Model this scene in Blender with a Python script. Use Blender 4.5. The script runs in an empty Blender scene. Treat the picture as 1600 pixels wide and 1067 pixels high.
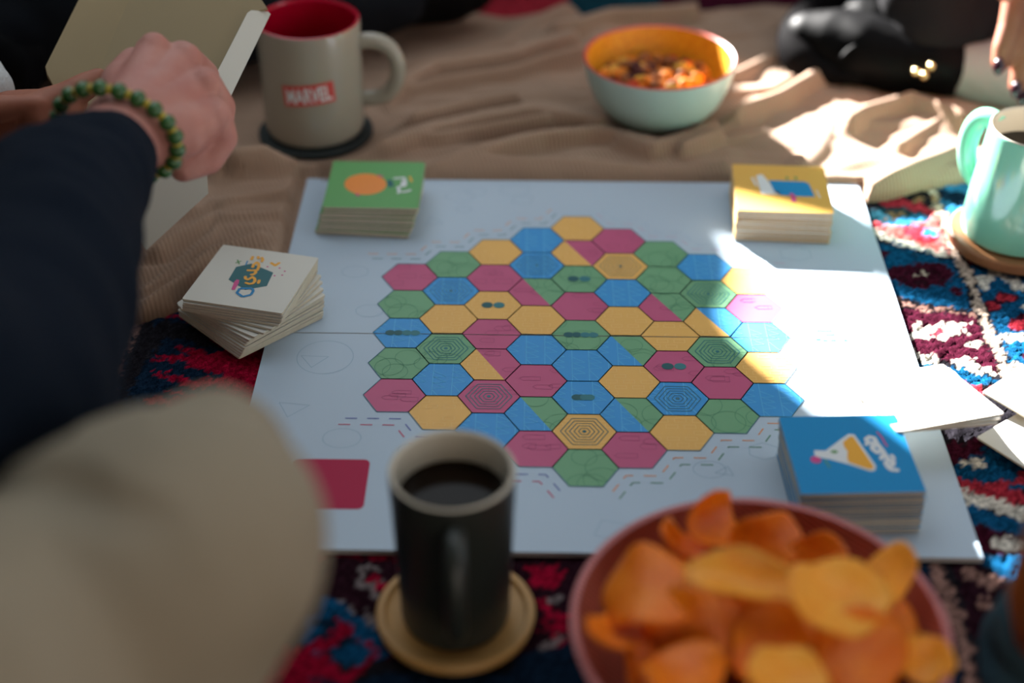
import bpy, bmesh, math, random
import numpy as np
from mathutils import Vector, Matrix, Euler
random.seed(7); np.random.seed(7)
R = math.radians
scn = bpy.context.scene
col = scn.collection
UNIT = 0.02                                   # side of one printed hexagon, metres

# ------------------------------------------------------------------ camera
CF, PIT, YAW, ROLL = 2411.03, 0.614920544, -0.0146386743, 0.0033539719
CPOS = Vector((-1.69581655, -42.5261762, 29.7462591)) * UNIT
FW = Vector((math.sin(YAW)*math.cos(PIT), math.cos(YAW)*math.cos(PIT), -math.sin(PIT)))
_rt = Vector((math.cos(YAW), -math.sin(YAW), 0)); _up = _rt.cross(FW)
RT = math.cos(ROLL)*_rt + math.sin(ROLL)*_up
UP = -math.sin(ROLL)*_rt + math.cos(ROLL)*_up
cam = bpy.data.cameras.new('camera'); camo = bpy.data.objects.new('camera', cam); col.objects.link(camo)
cam.sensor_width = 36; cam.lens = CF*36/1600; cam.clip_start = 0.02
camo.matrix_world = Matrix(((RT.x, UP.x, -FW.x, CPOS.x), (RT.y, UP.y, -FW.y, CPOS.y), (RT.z, UP.z, -FW.z, CPOS.z), (0, 0, 0, 1)))
cam.dof.use_dof = True; cam.dof.focus_distance = 1.0; cam.dof.aperture_fstop = 2.4; cam.dof.aperture_blades = 0
scn.camera = camo
# ------------------------------------------------------------------ light and exposure
SUNB = Vector((-0.0238, 0.0407, 0.0224))      # towards the sun
world = bpy.data.worlds.new('sky'); scn.world = world; world.use_nodes = True
world.node_tree.nodes['Background'].inputs[0].default_value = (0.84, 0.93, 1.0, 1)
world.node_tree.nodes['Background'].inputs[1].default_value = 1.62
sun = bpy.data.lights.new('sun', 'SUN'); suno = bpy.data.objects.new('sun', sun); col.objects.link(suno)
sun.energy = 60.0; sun.angle = R(0.45); sun.color = (1.0, 0.97, 0.93)
suno.rotation_euler = SUNB.to_track_quat('Z', 'Y').to_euler(); suno.location = SUNB*60
scn.view_settings.view_transform = 'Standard'; scn.view_settings.look = 'None'
scn.view_settings.exposure = 0.0; scn.view_settings.gamma = 1.0; scn.view_settings.use_curve_mapping = False

# ------------------------------------------------------------------ helpers
def ray(u, v): return FW + (u-800)/CF*RT - (v-533.5)/CF*UP
def at(u, v, z=0.0):                           # point of the plane of height z
    d = ray(u, v); t = (z-CPOS.z)/d.z; return CPOS + t*d
def pt(u, v, d): return CPOS + ray(u, v)*d
def lin(c):
    return tuple(((x/255)/12.92 if x/255 <= .04045 else ((x/255+.055)/1.055)**2.4) for x in c)

MATS = {}
def mat(name, c, rough=.6, spec=.5, noise=None, bump=None, metal=0, sheen=0, coat=0, sss=0):
    """c: linear rgb; noise=(scale, amount, second colour); bump=(scale, strength)"""
    m = bpy.data.materials.new(name); m.use_nodes = True
    nt = m.node_tree; b = nt.nodes['Principled BSDF']
    b.inputs['Base Color'].default_value = (*c, 1); b.inputs['Roughness'].default_value = rough
    b.inputs['Specular IOR Level'].default_value = spec; b.inputs['Metallic'].default_value = metal
    if sheen: b.inputs['Sheen Weight'].default_value = sheen
    if coat: b.inputs['Coat Weight'].default_value = coat; b.inputs['Coat Roughness'].default_value = .06
    if sss:
        b.inputs['Subsurface Weight'].default_value = sss; b.inputs['Subsurface Radius'].default_value = (.01, .004, .002)
        b.inputs['Subsurface Scale'].default_value = .5
    tc = nt.nodes.new('ShaderNodeTexCoord')
    if noise:
        n = nt.nodes.new('ShaderNodeTexNoise'); n.inputs['Scale'].default_value = noise[0]; n.inputs['Detail'].default_value = 4
        nt.links.new(tc.outputs['Object'], n.inputs['Vector'])
        r = nt.nodes.new('ShaderNodeValToRGB'); r.color_ramp.elements[0].position = .5-noise[1]; r.color_ramp.elements[1].position = .5+noise[1]
        r.color_ramp.elements[0].color = (*noise[2], 1); r.color_ramp.elements[1].color = (*c, 1)
        nt.links.new(n.outputs['Fac'], r.inputs['Fac']); nt.links.new(r.outputs['Color'], b.inputs['Base Color'])
    if bump:
        n = nt.nodes.new('ShaderNodeTexNoise'); n.inputs['Scale'].default_value = bump[0]; n.inputs['Detail'].default_value = 3
        nt.links.new(tc.outputs['Object'], n.inputs['Vector'])
        bp = nt.nodes.new('ShaderNodeBump'); bp.inputs['Strength'].default_value = bump[1]; bp.inputs['Distance'].default_value = .002
        nt.links.new(n.outputs['Fac'], bp.inputs['Height']); nt.links.new(bp.outputs['Normal'], b.inputs['Normal'])
    MATS[name] = m; return m

class MB:
    """collects geometry; build() links it as ONE mesh object"""
    def __init__(s): s.v, s.f, s.m = [], [], []; s.lift = 0.
    def add(s, vs, fs, mi=0):
        o = len(s.v); s.v += [tuple(p) for p in vs]; s.f += [tuple(i+o for i in f) for f in fs]; s.m += [mi]*len(fs)
    def box(s, a, b, mi=0, M=None):
        (x0, y0, z0), (x1, y1, z1) = a, b
        vs = [Vector(p) for p in ((x0,y0,z0),(x1,y0,z0),(x1,y1,z0),(x0,y1,z0),(x0,y0,z1),(x1,y0,z1),(x1,y1,z1),(x0,y1,z1))]
        if M: vs = [M @ p for p in vs]
        s.add(vs, [(3,2,1,0),(4,5,6,7),(0,1,5,4),(1,2,6,5),(2,3,7,6),(3,0,4,7)], mi)
    def prism(s, poly, z0, z1, mi=0, msides=None):
        n = len(poly)
        s.add([(p[0], p[1], z0) for p in poly]+[(p[0], p[1], z1) for p in poly], [tuple(range(n, 2*n))], mi)
        o = len(s.v)-2*n
        k = mi if msides is None else msides
        s.f.append(tuple(o+i for i in reversed(range(n)))); s.m.append(k)
        for i in range(n):
            j = (i+1) % n; s.f.append((o+i, o+j, o+n+j, o+n+i)); s.m.append(k)
    def flat(s, poly, z, mi=0):
        s.add([(p[0], p[1], z) for p in poly], [tuple(range(len(poly)))], mi)
    def seg(s, a, b, w, z, mi=0):
        a, b = Vector(a[:2]), Vector(b[:2]); d = b-a
        if d.length < 1e-7: return
        d.normalize(); n = Vector((-d.y, d.x))*w/2
        s.add([(*(a-n), z), (*(b-n), z), (*(b+n), z), (*(a+n), z)], [(0,1,2,3)], mi)
    def stroke(s, pts, w, z, mi=0):            # round-jointed flat line
        for a, b in zip(pts, pts[1:]): s.lift += 4e-6; s.seg(a, b, w, z+s.lift, mi)
        for p in pts: s.lift += 4e-6; s.flat([(p[0]+w/2*math.cos(t*math.pi/5), p[1]+w/2*math.sin(t*math.pi/5)) for t in range(10)], z+s.lift, mi)
    def lathe(s, prof, n=64, mi=None, M=None):  # prof: (r, z); mi: material per segment
        for k, (a, b) in enumerate(zip(prof, prof[1:])):
            vs, fs = [], []
            for i in range(n):
                t = 2*math.pi*i/n; c, q = math.cos(t), math.sin(t)
                vs += [Vector((a[0]*c, a[0]*q, a[1])), Vector((b[0]*c, b[0]*q, b[1]))]
            if M: vs = [M @ p for p in vs]
            for i in range(n):
                j = (i+1) % n; fs.append((2*i, 2*j, 2*j+1, 2*i+1))
            s.add(vs, fs, mi[k] if mi else 0)
    def disc(s, r, z, n=64, mi=0):
        s.flat([(r*math.cos(2*math.pi*i/n), r*math.sin(2*math.pi*i/n)) for i in range(n)], z, mi)
    def tube(s, pts, rad, n=12, mi=0, flat=1.0, up=Vector((0,0,1))):
        pts = [Vector(p) for p in pts]; vs, fs = [], []
        if not hasattr(rad, '__len__'): rad = [rad]*len(pts)
        for i, p in enumerate(pts):
            d = (pts[min(i+1, len(pts)-1)]-pts[max(i-1, 0)]).normalized()
            a = d.cross(up); a = a.normalized() if a.length > 1e-4 else d.orthogonal().normalized(); b = a.cross(d)
            for k in range(n):
                t = 2*math.pi*k/n; vs.append(p + (a*math.cos(t)*flat + b*math.sin(t))*rad[i])
        for i in range(len(pts)-1):
            for k in range(n):
                q = (k+1) % n; fs.append((i*n+k, i*n+q, (i+1)*n+q, (i+1)*n+k))
        fs += [tuple(reversed(range(n))), tuple((len(pts)-1)*n+k for k in range(n))]
        s.add(vs, fs, mi)
    def capsule(s, p0, r0, p1, r1, n=20, mi=0):
        p0, p1 = Vector(p0), Vector(p1); d = p1-p0; L = max(d.length, 1e-5); d.normalize()
        a = d.orthogonal().normalized(); b = d.cross(a); rings = []
        for k in range(1, 6): t = -math.pi/2+k*math.pi/10; rings.append((r0*math.sin(t), r0*math.cos(t)))
        for k in range(0, 5): t = k*math.pi/10; rings.append((L+r1*math.sin(t), r1*math.cos(t)))
        vs = [p0-d*r0]; fs = []
        for h, r in rings:
            for k in range(n):
                t = 2*math.pi*k/n; vs.append(p0+d*h+(a*math.cos(t)+b*math.sin(t))*r)
        vs.append(p1+d*r1); m = len(rings)
        for k in range(n):
            q = (k+1) % n; fs.append((0, 1+q, 1+k)); fs.append((len(vs)-1, 1+(m-1)*n+k, 1+(m-1)*n+q))
            for i in range(m-1): fs.append((1+i*n+k, 1+i*n+q, 1+(i+1)*n+q, 1+(i+1)*n+k))
        s.add(vs, fs, mi)
    def ellipsoid(s, c, ax, n=14, mi=0, M=None, lump=0, seed=0):
        rnd = random.Random(seed); ph = [rnd.uniform(0, 6) for _ in range(6)]; vs, fs = [], []; m = max(5, n//2+1)
        for i in range(m+1):
            th = math.pi*i/m
            for k in range(n):
                t = 2*math.pi*k/n; p = Vector((math.sin(th)*math.cos(t), math.sin(th)*math.sin(t), math.cos(th)))
                if lump: p = p*(1+lump*(math.sin(3*p.x+ph[0])+math.sin(4*p.y+ph[1])+math.sin(3.5*p.z+ph[2])))
                p = Vector((p.x*ax[0], p.y*ax[1], p.z*ax[2]))
                vs.append((M @ p if M else p)+Vector(c))
        for i in range(m):
            for k in range(n):
                q = (k+1) % n; fs.append((i*n+k, (i+1)*n+k, (i+1)*n+q, i*n+q))
        s.add(vs, fs, mi)
    def mesh(s, name, mats, smooth=False, merge=True):
        me = bpy.data.meshes.new(name); me.from_pydata(s.v, [], s.f)
        for m in (mats if isinstance(mats, (list, tuple)) else [mats]): me.materials.append(m)
        me.polygons.foreach_set('material_index', s.m)
        if merge:
            bm = bmesh.new(); bm.from_mesh(me); bmesh.ops.remove_doubles(bm, verts=bm.verts, dist=1e-6)
            bmesh.ops.recalc_face_normals(bm, faces=bm.faces); bm.to_mesh(me); bm.free()
        if smooth:
            me.polygons.foreach_set('use_smooth', [True]*len(me.polygons))
            if smooth != 'all': me.set_sharp_from_angle(angle=R(38))
        return me
    def build(s, name, mats, parent=None, smooth=False, merge=True):
        return link(name, s.mesh(name, mats, smooth, merge), parent)

def link(name, me, parent=None):
    o = bpy.data.objects.new(name, me); col.objects.link(o)
    if parent: o.parent = parent
    return o
def tag(o, label=None, cat=None, group=None, kind=None):
    if label: o['label'] = label
    if cat: o['category'] = cat
    if group: o['group'] = group
    if kind: o['kind'] = kind
    return o
def thing(name, label, cat, loc=(0,0,0), rz=0, group=None):
    o = bpy.data.objects.new(name, None); col.objects.link(o); o.location = loc; o.rotation_euler = (0, 0, rz)
    o.empty_display_size = .02
    return tag(o, label, cat, group)
def blob(name, caps, voxel, smooth, m, parent, lumps=None):
    """one continuous organic surface grown from overlapping tapered limbs"""
    mb = MB()
    for c in caps:
        if c[0] == 'e': mb.ellipsoid(c[1], c[2], 20, 0, c[3] if len(c) > 3 else None)
        else:
            for (p0, r0), (p1, r1) in zip(c, c[1:]): mb.capsule(p0, r0, p1, r1)
    o = mb.build(name, m, None, True, False)
    md = o.modifiers.new('r', 'REMESH'); md.mode = 'VOXEL'; md.voxel_size = voxel
    if smooth: sm = o.modifiers.new('s', 'SMOOTH'); sm.factor = .5; sm.iterations = smooth
    dg = bpy.context.evaluated_depsgraph_get(); me = bpy.data.meshes.new_from_object(o.evaluated_get(dg))
    old = o.data; o.modifiers.clear(); o.data = me; bpy.data.meshes.remove(old); me.name = name
    if not me.materials: me.materials.append(m)
    me.polygons.foreach_set('use_smooth', [True]*len(me.polygons))
    if lumps:
        n = len(me.vertices); co = np.empty(n*3); me.vertices.foreach_get('co', co); co = co.reshape(-1, 3)
        no = np.empty(n*3); me.vertices.foreach_get('normal', no); no = no.reshape(-1, 3)
        co = co + no*lumps(co)[:, None]; me.vertices.foreach_set('co', co.ravel()); me.update()
    if parent: o.parent = parent; o.matrix_parent_inverse = parent.matrix_world.inverted() if False else Matrix.Translation(-Vector(parent.location))
    return o
def local(parent, p): return Vector(p)-Vector(parent.location)
def keep(o, parent):                           # world-space mesh put under an unrotated parent
    o.parent = parent; o.matrix_parent_inverse = Matrix.Translation(-Vector(parent.location)); return o

# ------------------------------------------------------------------ materials
mat('plaster', (.50, .47, .42), .9, .2, bump=(60, .2))
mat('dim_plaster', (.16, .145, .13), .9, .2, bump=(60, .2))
mat('floor_wood', (.10, .06, .035), .5, noise=(9, .2, (.06, .035, .02)))
mat('frame_white', (.6, .6, .58), .4)
mat('sun_mask_cloth', (.30, .27, .23), .9, .1, bump=(400, .3))
mat('card_stock', (.66, .59, .46), .75, .2, noise=(300, .3, (.58, .51, .39)))
mat('card_white', (.68, .66, .60), .7, .25)
mat('board_paper', (.43, .53, .64), .50, .6)
mat('board_core', (.42, .40, .38), .8)
mat('grey_line', (.27, .40, .52), .5)
mat('hex_yellow', (.80, .43, .085), .52, .8)
mat('hex_green', (.125, .34, .165), .52, .8)
mat('hex_blue', (.004, .27, .66), .52, .8)
mat('hex_pink', (.50, .055, .175), .52, .8)
mat('line_teal', (.03, .14, .20), .5)
mat('ink_teal', (.0, .085, .10), .5)
mat('ink_faint_dark', (.02, .17, .20), .5)
mat('pat_blue', (.10, .47, .80), .5)
mat('pat_yellow', (.88, .56, .20), .5)
mat('pat_pink', (.36, .05, .15), .5)
mat('pat_green', (.065, .24, .125), .5)
mat('dash_navy', (.10, .12, .40), .5)
mat('dash_red', (.55, .05, .13), .5)
mat('dash_orange', (.75, .28, .10), .5)
mat('dash_green', (.10, .25, .16), .5)
mat('dash_pale', (.35, .48, .62), .5)
mat('dash_pink', (.55, .38, .50), .5)
mat('slot_red', (.42, .008, .06), .5, .2)
mat('deck_green', (.135, .37, .13), .55, .3)
mat('deck_yellow', (.76, .43, .09), .5, .3)
mat('deck_blue', (.002, .25, .56), .5, .3)
mat('print_orange', (.85, .27, .045), .5)
mat('print_amber', (.85, .40, .03), .5)
mat('print_white', (.72, .74, .76), .5)
mat('print_teal', (.0, .11, .13), .5)
mat('print_pink', (.62, .06, .25), .5)
mat('print_green', (.10, .30, .08), .5)
mat('print_blue', (.0, .22, .50), .5)
mat('ceramic_cream', (.345, .31, .25), .22, .5, coat=.3)
mat('ceramic_red', (.42, .0, .02), .25, .5, coat=.3)
mat('logo_red', (.60, .07, .06), .4)
mat('ceramic_white', (.58, .53, .44), .2, .5, coat=.3)
mat('stoneware_dark', (.022, .026, .022), .42, .5, bump=(200, .1))
mat('coffee', (.006, .0025, .001), .12, .12)
mat('ceramic_mint', (.22, .60, .43), .16, .5, coat=.6)
mat('bamboo', (.50, .28, .09), .5, noise=(40, .3, (.42, .22, .06)))
mat('cork_dark', (.012, .018, .018), .8)
mat('wood_warm', (.34, .15, .06), .45, noise=(50, .3, (.26, .11, .04)))
mat('enamel_aqua', (.44, .62, .58), .35, .5, coat=.2)
mat('enamel_orange', (.82, .40, .02), .45, noise=(260, .15, (.70, .28, .01)))
mat('enamel_rim', (.60, .10, .07), .35)
mat('weave_inside', (.42, .08, .045), .6)
mat('weave_pink', (.60, .20, .20), .6)
mat('crisp', (1.0, .27, .006), .42, .4, noise=(55, .28, (.80, .13, .002)), bump=(220, .5), sss=.0)
mat('crisp_pale', (1.0, .46, .055), .45, .4, noise=(60, .3, (1.0, .32, .015)), bump=(220, .5))
mat('nut_brown', (.33, .11, .03), .6, .2, noise=(150, .3, (.20, .06, .015)))
mat('nut_gold', (.80, .45, .07), .6, .2, noise=(150, .3, (.60, .27, .03)))
mat('nut_red', (.55, .06, .015), .6, .2)
mat('nut_dark', (.07, .014, .012), .6, .2)
mat('nut_orange', (.75, .22, .02), .6, .2)
mat('skin_light', (.50, .245, .20), .55, .35, noise=(45, .25, (.42, .155, .125)), bump=(350, .12), sss=.1)
mat('skin_tan', (.36, .135, .08), .55, .35, noise=(45, .25, (.29, .09, .05)), sss=.1)
mat('skin_brown', (.34, .10, .028), .5, .35, noise=(30, .25, (.18, .05, .014)), sss=.1)
mat('sweater_navy', (.0035, .0075, .016), .95, .12, bump=(260, .6))
mat('trouser_cream', (.34, .285, .21), .9, .2, bump=(500, .25), noise=(14, .3, (.29, .24, .17)))
mat('trouser_black', (.008, .0075, .010), .85, .2, bump=(500, .2))
mat('denim_black', (.004, .006, .010), .9, .2, bump=(500, .2))
mat('leather_black', (.003, .003, .0035), .5, .05, bump=(60, .15))
mat('sole_black', (.0055, .005, .0055), .75, .015)
mat('stud_gold', (.8, .62, .30), .2, metal=1)
mat('sock_grey', (.36, .36, .35), .9, .1, bump=(420, .6))
mat('sock_teal', (.04, .085, .11), .95, .1, bump=(420, .6))
mat('sleeve_white', (.55, .56, .56), .9, .1, bump=(420, .4))
mat('nail_plum', (.030, .006, .014), .18, coat=.6)
mat('bead_green', (.03, .115, .025), .25, coat=.4)
mat('bead_yellow', (.50, .36, .03), .3)
mat('carton_inside', (.30, .23, .13), .7, .2)
mat('carton_white', (.55, .53, .47), .6, .25)

# ================================================================== SETTING
WN = Vector((.4512, .8924, 0)); WE = Vector((.8924, -.4512, 0)); WD = 1.38     # added window wall, turned to fit the sun patch: normal, along, distance
def wall_m(): return Matrix(((WE.x, WN.x, 0, WN.x*WD), (WE.y, WN.y, 0, WN.y*WD), (0, 0, 1, 0), (0, 0, 0, 1)))
def wall_sh(p, z=0., off=-.01):                           # where the sun ray through floor point p meets the wall: (along, height)
    P = Vector((p[0], p[1], z)); t = (WD+off-P.dot(WN))/SUNB.dot(WN); q = P+SUNB*t
    return q.dot(WE), q.z
mb = MB(); mb.box((-3, -2.2, -.03), (3.2, 3.2, -.0095)); tag(mb.build('floor', MATS['floor_wood']), kind='structure')
bar_s, bar_h = wall_sh((.10, .140)); _, bar_h2 = wall_sh((.10, .184)); _, bar_h0 = wall_sh((.10, .118))
sill_h = wall_sh((.19, .440))[1]
W0, W1, WT = -2.75, -.70, 2.15
M = wall_m(); mb = MB()
mb.box((-3.4, 0, -.03), (W0, .2, 2.6), 0, M); mb.box((W1, 0, -.03), (2.4, .2, 2.6), 0, M)
mb.box((W0, 0, -.03), (W1, .2, sill_h), 0, M); mb.box((W0, 0, WT), (W1, .2, 2.6), 0, M)
tag(mb.build('added_wall_back', MATS['plaster']), kind='structure')  # unseen wall, its opening shaped to let through the sun patch
mb = MB(); mb.box((-2.35, -2.2, -.03), (-2.2, 3.1, 2.6)); tag(mb.build('shade_wall_left', MATS['dim_plaster']), kind='structure')  # unseen wall, added to darken the left side
mb = MB(); mb.box((-2.2, -2.2, -.03), (3.0, -2.05, 2.6)); tag(mb.build('shade_wall_front', MATS['dim_plaster']), kind='structure')  # unseen wall behind the camera, added to block light from the front
mb = MB(); mb.box((-2.35, -2.2, 2.0), (3.2, -.18, 2.1)); tag(mb.build('shade_ceiling', MATS['dim_plaster']), kind='structure')  # unseen partial roof, added to darken sides that face the camera
win = thing('added_window_1', None, None, (0,0,0)); win['kind'] = 'structure'  # unseen window, added to throw the sun patch on the board
mb = MB()
for a, b in (((W0, .02, sill_h), (W0+.05, .10, WT)), ((W1-.05, .02, sill_h), (W1, .10, WT)), ((W0, .02, WT-.05), (W1, .10, WT))): mb.box(a, b, 0, M)
mb.build('added_window_frame', MATS['frame_white'], win)
mb = MB(); mb.box((W0+.05, .0, bar_h2), (-1.60, .02, bar_h0), 0, M); mb.build('shade_bar', MATS['frame_white'], win)  # unseen bar ending partway, added to cast the shade band across the sun patch
mb = MB(); mb.box((W0-.04, -.06, sill_h-.03), (W1+.04, .0, sill_h), 0, M); mb.build('added_window_sill', MATS['frame_white'], win)
# unseen hanging sheet, added so that its free edge bounds the patch of sun
EDGE = [(.135,.50),(.149,.356),(.161,.292),(.174,.232),(.168,.212),(.095,.207),(.098,.20),(.107,.116),(.112,.081),(.109,.048),(.097,.016),(.099,-.003),(.11,-.024),(.12,-.045),(.132,-.062),(.146,-.085),(.201,-.184),(.222,-.212),(.262,-.29),(.35,-.45),(.60,-.88)]
eh = sorted((wall_sh(p, 0, -.045)[1], wall_sh(p, 0, -.045)[0]) for p in EDGE)
hs = np.array([e[0] for e in eh]); ss = np.array([e[1] for e in eh])
rows = np.unique(np.concatenate([np.linspace(.03, 2.3, 40), np.linspace(hs[0], hs[-1], 70)]))
cols = np.linspace(0, 1, 90); vs = []; fs = []
for h in rows:
    e = float(np.interp(h, hs, ss))
    for c in cols:
        s_ = (W0-.15)+(e-(W0-.15))*c
        off = -.045+.022*math.sin(c*46)*(1-c**8)+.006*math.sin(c*17+h*3)
        vs.append(M @ Vector((s_, off, h)))
nc = len(cols)
for i in range(len(rows)-1):
    for j in range(nc-1): fs.append((i*nc+j, i*nc+j+1, (i+1)*nc+j+1, (i+1)*nc+j))
mb = MB(); mb.add(vs, fs); o = mb.build('sun_mask', MATS['sun_mask_cloth'], None, 'all')
sd = o.modifiers.new('t', 'SOLIDIFY'); sd.thickness = .003
tag(o, 'unseen beige hanging sheet added to shape the edge of the sun patch', 'sun_mask')

# ================================================================== RUG
RX0, RX1, RY0, RY1, RS = -.66, .66, -.62, .70, .0022
nx = int((RX1-RX0)/RS)+1; ny = int((RY1-RY0)/RS)+1
gx, gy = np.meshgrid(np.linspace(RX0, RX1, nx), np.linspace(RY0, RY1, ny))
def vnoise(x, y, s, seed):
    rg = np.random.RandomState(seed); T = rg.rand(64, 64)
    a, b = x/s+500, y/s+500; i, j = np.floor(a).astype(int), np.floor(b).astype(int); fx, fy = a-i, b-j
    fx = fx*fx*(3-2*fx); fy = fy*fy*(3-2*fy)
    g = lambda p, q: T[p % 64, q % 64]
    return (g(i, j)*(1-fx)+g(i+1, j)*fx)*(1-fy)+(g(i, j+1)*(1-fx)+g(i+1, j+1)*fx)*fy
jx = gx+(vnoise(gx, gy, .006, 1)-.5)*.006+(np.random.rand(ny, nx)-.5)*.0035; jy = gy+(vnoise(gx, gy, .006, 2)-.5)*.006+(np.random.rand(ny, nx)-.5)*.0035      # knots wander a little
K = {'black': (.012, .011, .014), 'navy': (.006, .016, .034), 'blue': (.005, .058, .135), 'sky': (.025, .14, .28), 'red': (.25, .004, .022),
     'scarlet': (.30, .022, .035), 'salmon': (.36, .10, .09), 'maroon': (.040, .006, .014), 'cream': (.40, .31, .25), 'white': (.50, .46, .40),
     'rose': (.20, .11, .09), 'teal': (.008, .035, .05), 'tan': (.22, .12, .06), 'dusk': (.018, .006, .010), 'grey': (.16, .13, .13)}
canvas = np.zeros((ny, nx, 3)); canvas[:] = K['black']
mixn = vnoise(gx, gy, .035, 3)
canvas[mixn > .55] = K['navy']; canvas[mixn > .8] = K['teal']; canvas[mixn < .22] = K['maroon']
def fillmask(mk, c): canvas[mk] = K[c]
def polymask(pts):
    mk = np.zeros(jx.shape, bool); n = len(pts)
    xs = [p[0] for p in pts]; ys = [p[1] for p in pts]
    sub = (jx > min(xs)) & (jx < max(xs)) & (jy > min(ys)) & (jy < max(ys)); X, Y = jx[sub], jy[sub]; r = np.zeros(X.shape, bool)
    for i in range(n):
        (x0, y0), (x1, y1) = pts[i], pts[(i+1) % n]
        if y0 == y1: continue
        r ^= ((y0 > Y) != (y1 > Y)) & (X < (x1-x0)*(Y-y0)/(y1-y0)+x0)
    mk[sub] = r; return mk
def P(c, *px): fillmask(polymask([at(u, v)[:2] for u, v in px]), c)
def PW(c, *pts): fillmask(polymask(pts), c)
def E_(c, u, v, ru, rv):
    P(c, *[(u+ru*math.cos(t*math.pi/8), v+rv*math.sin(t*math.pi/8)) for t in range(16)])
def Ln(c, w, *px):
    q = [at(u, v) for u, v in px]
    for a, b in zip(q, q[1:]):
        d = np.array([b.x-a.x, b.y-a.y]); L2 = d@d; t = np.clip(((jx-a.x)*d[0]+(jy-a.y)*d[1])/L2, 0, 1)
        fillmask((jx-a.x-t*d[0])**2+(jy-a.y-t*d[1])**2 < (w/2)**2, c)
# left field: deep red with navy flames
PW('red', (-.285, .25), (-.10, .25), (-.10, -.22), (-.285, -.22))
PW('navy', (-.302, .25), (-.262, .25), (-.262, -.22), (-.302, -.22))
P('black', (214,495), (262,495), (300,500), (320,520), (250,520), (225,560), (190,620), (175,620))
for k in range(10):
    y = -.17+k*.024+.004*math.sin(k*3)
    PW('red', (-.285, y+.004), (-.272, y+.011), (-.262, y+.006), (-.246, y-.004), (-.238, y-.007), (-.262, y-.003), (-.272, y+.002))
    PW('navy', (-.270, y-.004), (-.252, y-.008), (-.236, y-.012), (-.225, y-.0125), (-.236, y-.016), (-.255, y-.018), (-.272, y-.014))
    PW('red', (-.270, y-.012), (-.258, y-.013), (-.262, y-.018))
P('black', (250,497), (320,505), (345,535), (300,525), (255,515))
Ln('rose', .0055, (222,480), (183,552), (169,622), (160,690))
PW('black', (-.299, .25), (-.292, .25), (-.292, -.22), (-.299, -.22)); PW('black', (-.314, .25), (-.3065, .25), (-.3065, -.22), (-.314, -.22))
# near strip
P('dusk', (470,860), (620,860), (620,985), (560,955), (520,930), (490,920))
E_('grey', 580, 888, 22, 16); E_('dusk', 583, 890, 16, 10); P('red', (574,893), (588,888), (608,905), (604,918), (585,908)); Ln('grey', .004, (560,895), (590,925))
Ln('grey', .0035, (530,930), (560,948), (592,968))
P('blue', (508,925), (530,932), (565,952), (600,975), (612,1010), (560,1035), (500,1010), (470,990), (485,950))
P('navy', (500,960), (530,950), (560,1000), (500,1010))
P('red', (512,957), (525,953), (552,972), (545,985), (515,1003), (480,1010), (488,998), (520,985), (525,972)); P('blue', (510,1002), (545,1000), (560,1020), (530,1030))
P('red', (462,990), (478,1005), (505,1012), (535,1040), (560,1030), (585,1005), (560,995), (575,990), (592,1010), (570,1040), (540,1052), (545,1120), (380,1120), (410,1040))
P('navy', (490,1052), (560,1060), (640,1060), (640,1120), (500,1120))
P('dusk', (790,862), (930,862), (930,1010), (880,1060), (830,1020), (800,900))
P('red', (822,880), (860,872), (885,880), (870,905), (850,912), (830,905)); P('red', (838,925), (862,930), (858,965), (840,975), (848,950)); E_('grey', 868, 925, 9, 5); P('red', (865,955), (885,950), (885,1000), (862,1000))
Ln('grey', .003, (850,1000), (880,985)); P('navy', (820,1010), (900,1000), (900,1120), (760,1120), (770,1060))
# right border stripe
PW('black', (.19, .26), (.277, .26), (.277, -.40), (.19, -.40))
P('scarlet', (1375,306), (1402,299), (1440,309), (1462,318), (1458,326), (1420,318), (1385,312)); E_('tan', 1437, 303, 10, 4)
P('teal', (1352,322), (1382,314), (1440,322), (1430,332), (1390,340), (1357,338)); E_('tan', 1397, 327, 9, 5); E_('tan', 1412, 325, 7, 4)
P('salmon', (1356,336), (1400,342), (1440,328), (1462,326), (1476,345), (1482,385), (1440,378), (1400,362), (1362,350))
P('scarlet', (1408,350), (1440,340), (1465,352), (1470,372), (1430,368)); P('scarlet', (1357,337), (1380,340), (1385,348), (1360,346))
P('sky', (1383,340), (1395,334), (1425,331), (1455,322), (1452,331), (1425,343), (1400,346)); E_('sky', 1452, 354, 14, 6)
P('blue', (1364,362), (1400,372), (1440,384), (1500,396), (1516,430), (1528,472), (1490,470), (1440,462), (1395,448), (1378,420))
Ln('white', .0075, (1362,350), (1380,358), (1405,369), (1440,379), (1497,392)); Ln('black', .003, (1364,364), (1405,378), (1440,388), (1490,398))
E_('maroon', 1440, 420, 54, 19); E_('dusk', 1440, 424, 40, 11); E_('maroon', 1440, 424, 34, 8); E_('cream', 1432, 423, 5, 4); E_('cream', 1444, 420, 5, 4)
P('maroon', (1370,381), (1395,386), (1385,394), (1373,392)); E_('maroon', 1492, 444, 11, 6)
P('black', (1393,452), (1440,464), (1528,474), (1534,484), (1470,476), (1402,472))
for u, v in ((1400,458), (1420,465), (1442,470), (1466,473), (1478,474), (1500,480), (1522,483)): E_('rose', u, v, 10, 4.5)
P('maroon', (1402,474), (1460,476), (1536,486), (1556,520), (1572,570), (1520,566), (1470,552), (1436,550), (1418,520))
P('white', (1414,516), (1432,502), (1438,494), (1450,500), (1490,492), (1524,497), (1500,506), (1520,510), (1480,516), (1452,524), (1430,520)); P('scarlet', (1450,508), (1470,504), (1474,511), (1452,515))
P('white', (1418,532), (1436,540), (1466,545), (1472,556), (1450,560), (1432,548)); E_('white', 1521, 527, 12, 5)
P('white', (1492,556), (1505,548), (1530,556), (1556,568), (1562,577), (1530,572), (1500,566))
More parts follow.
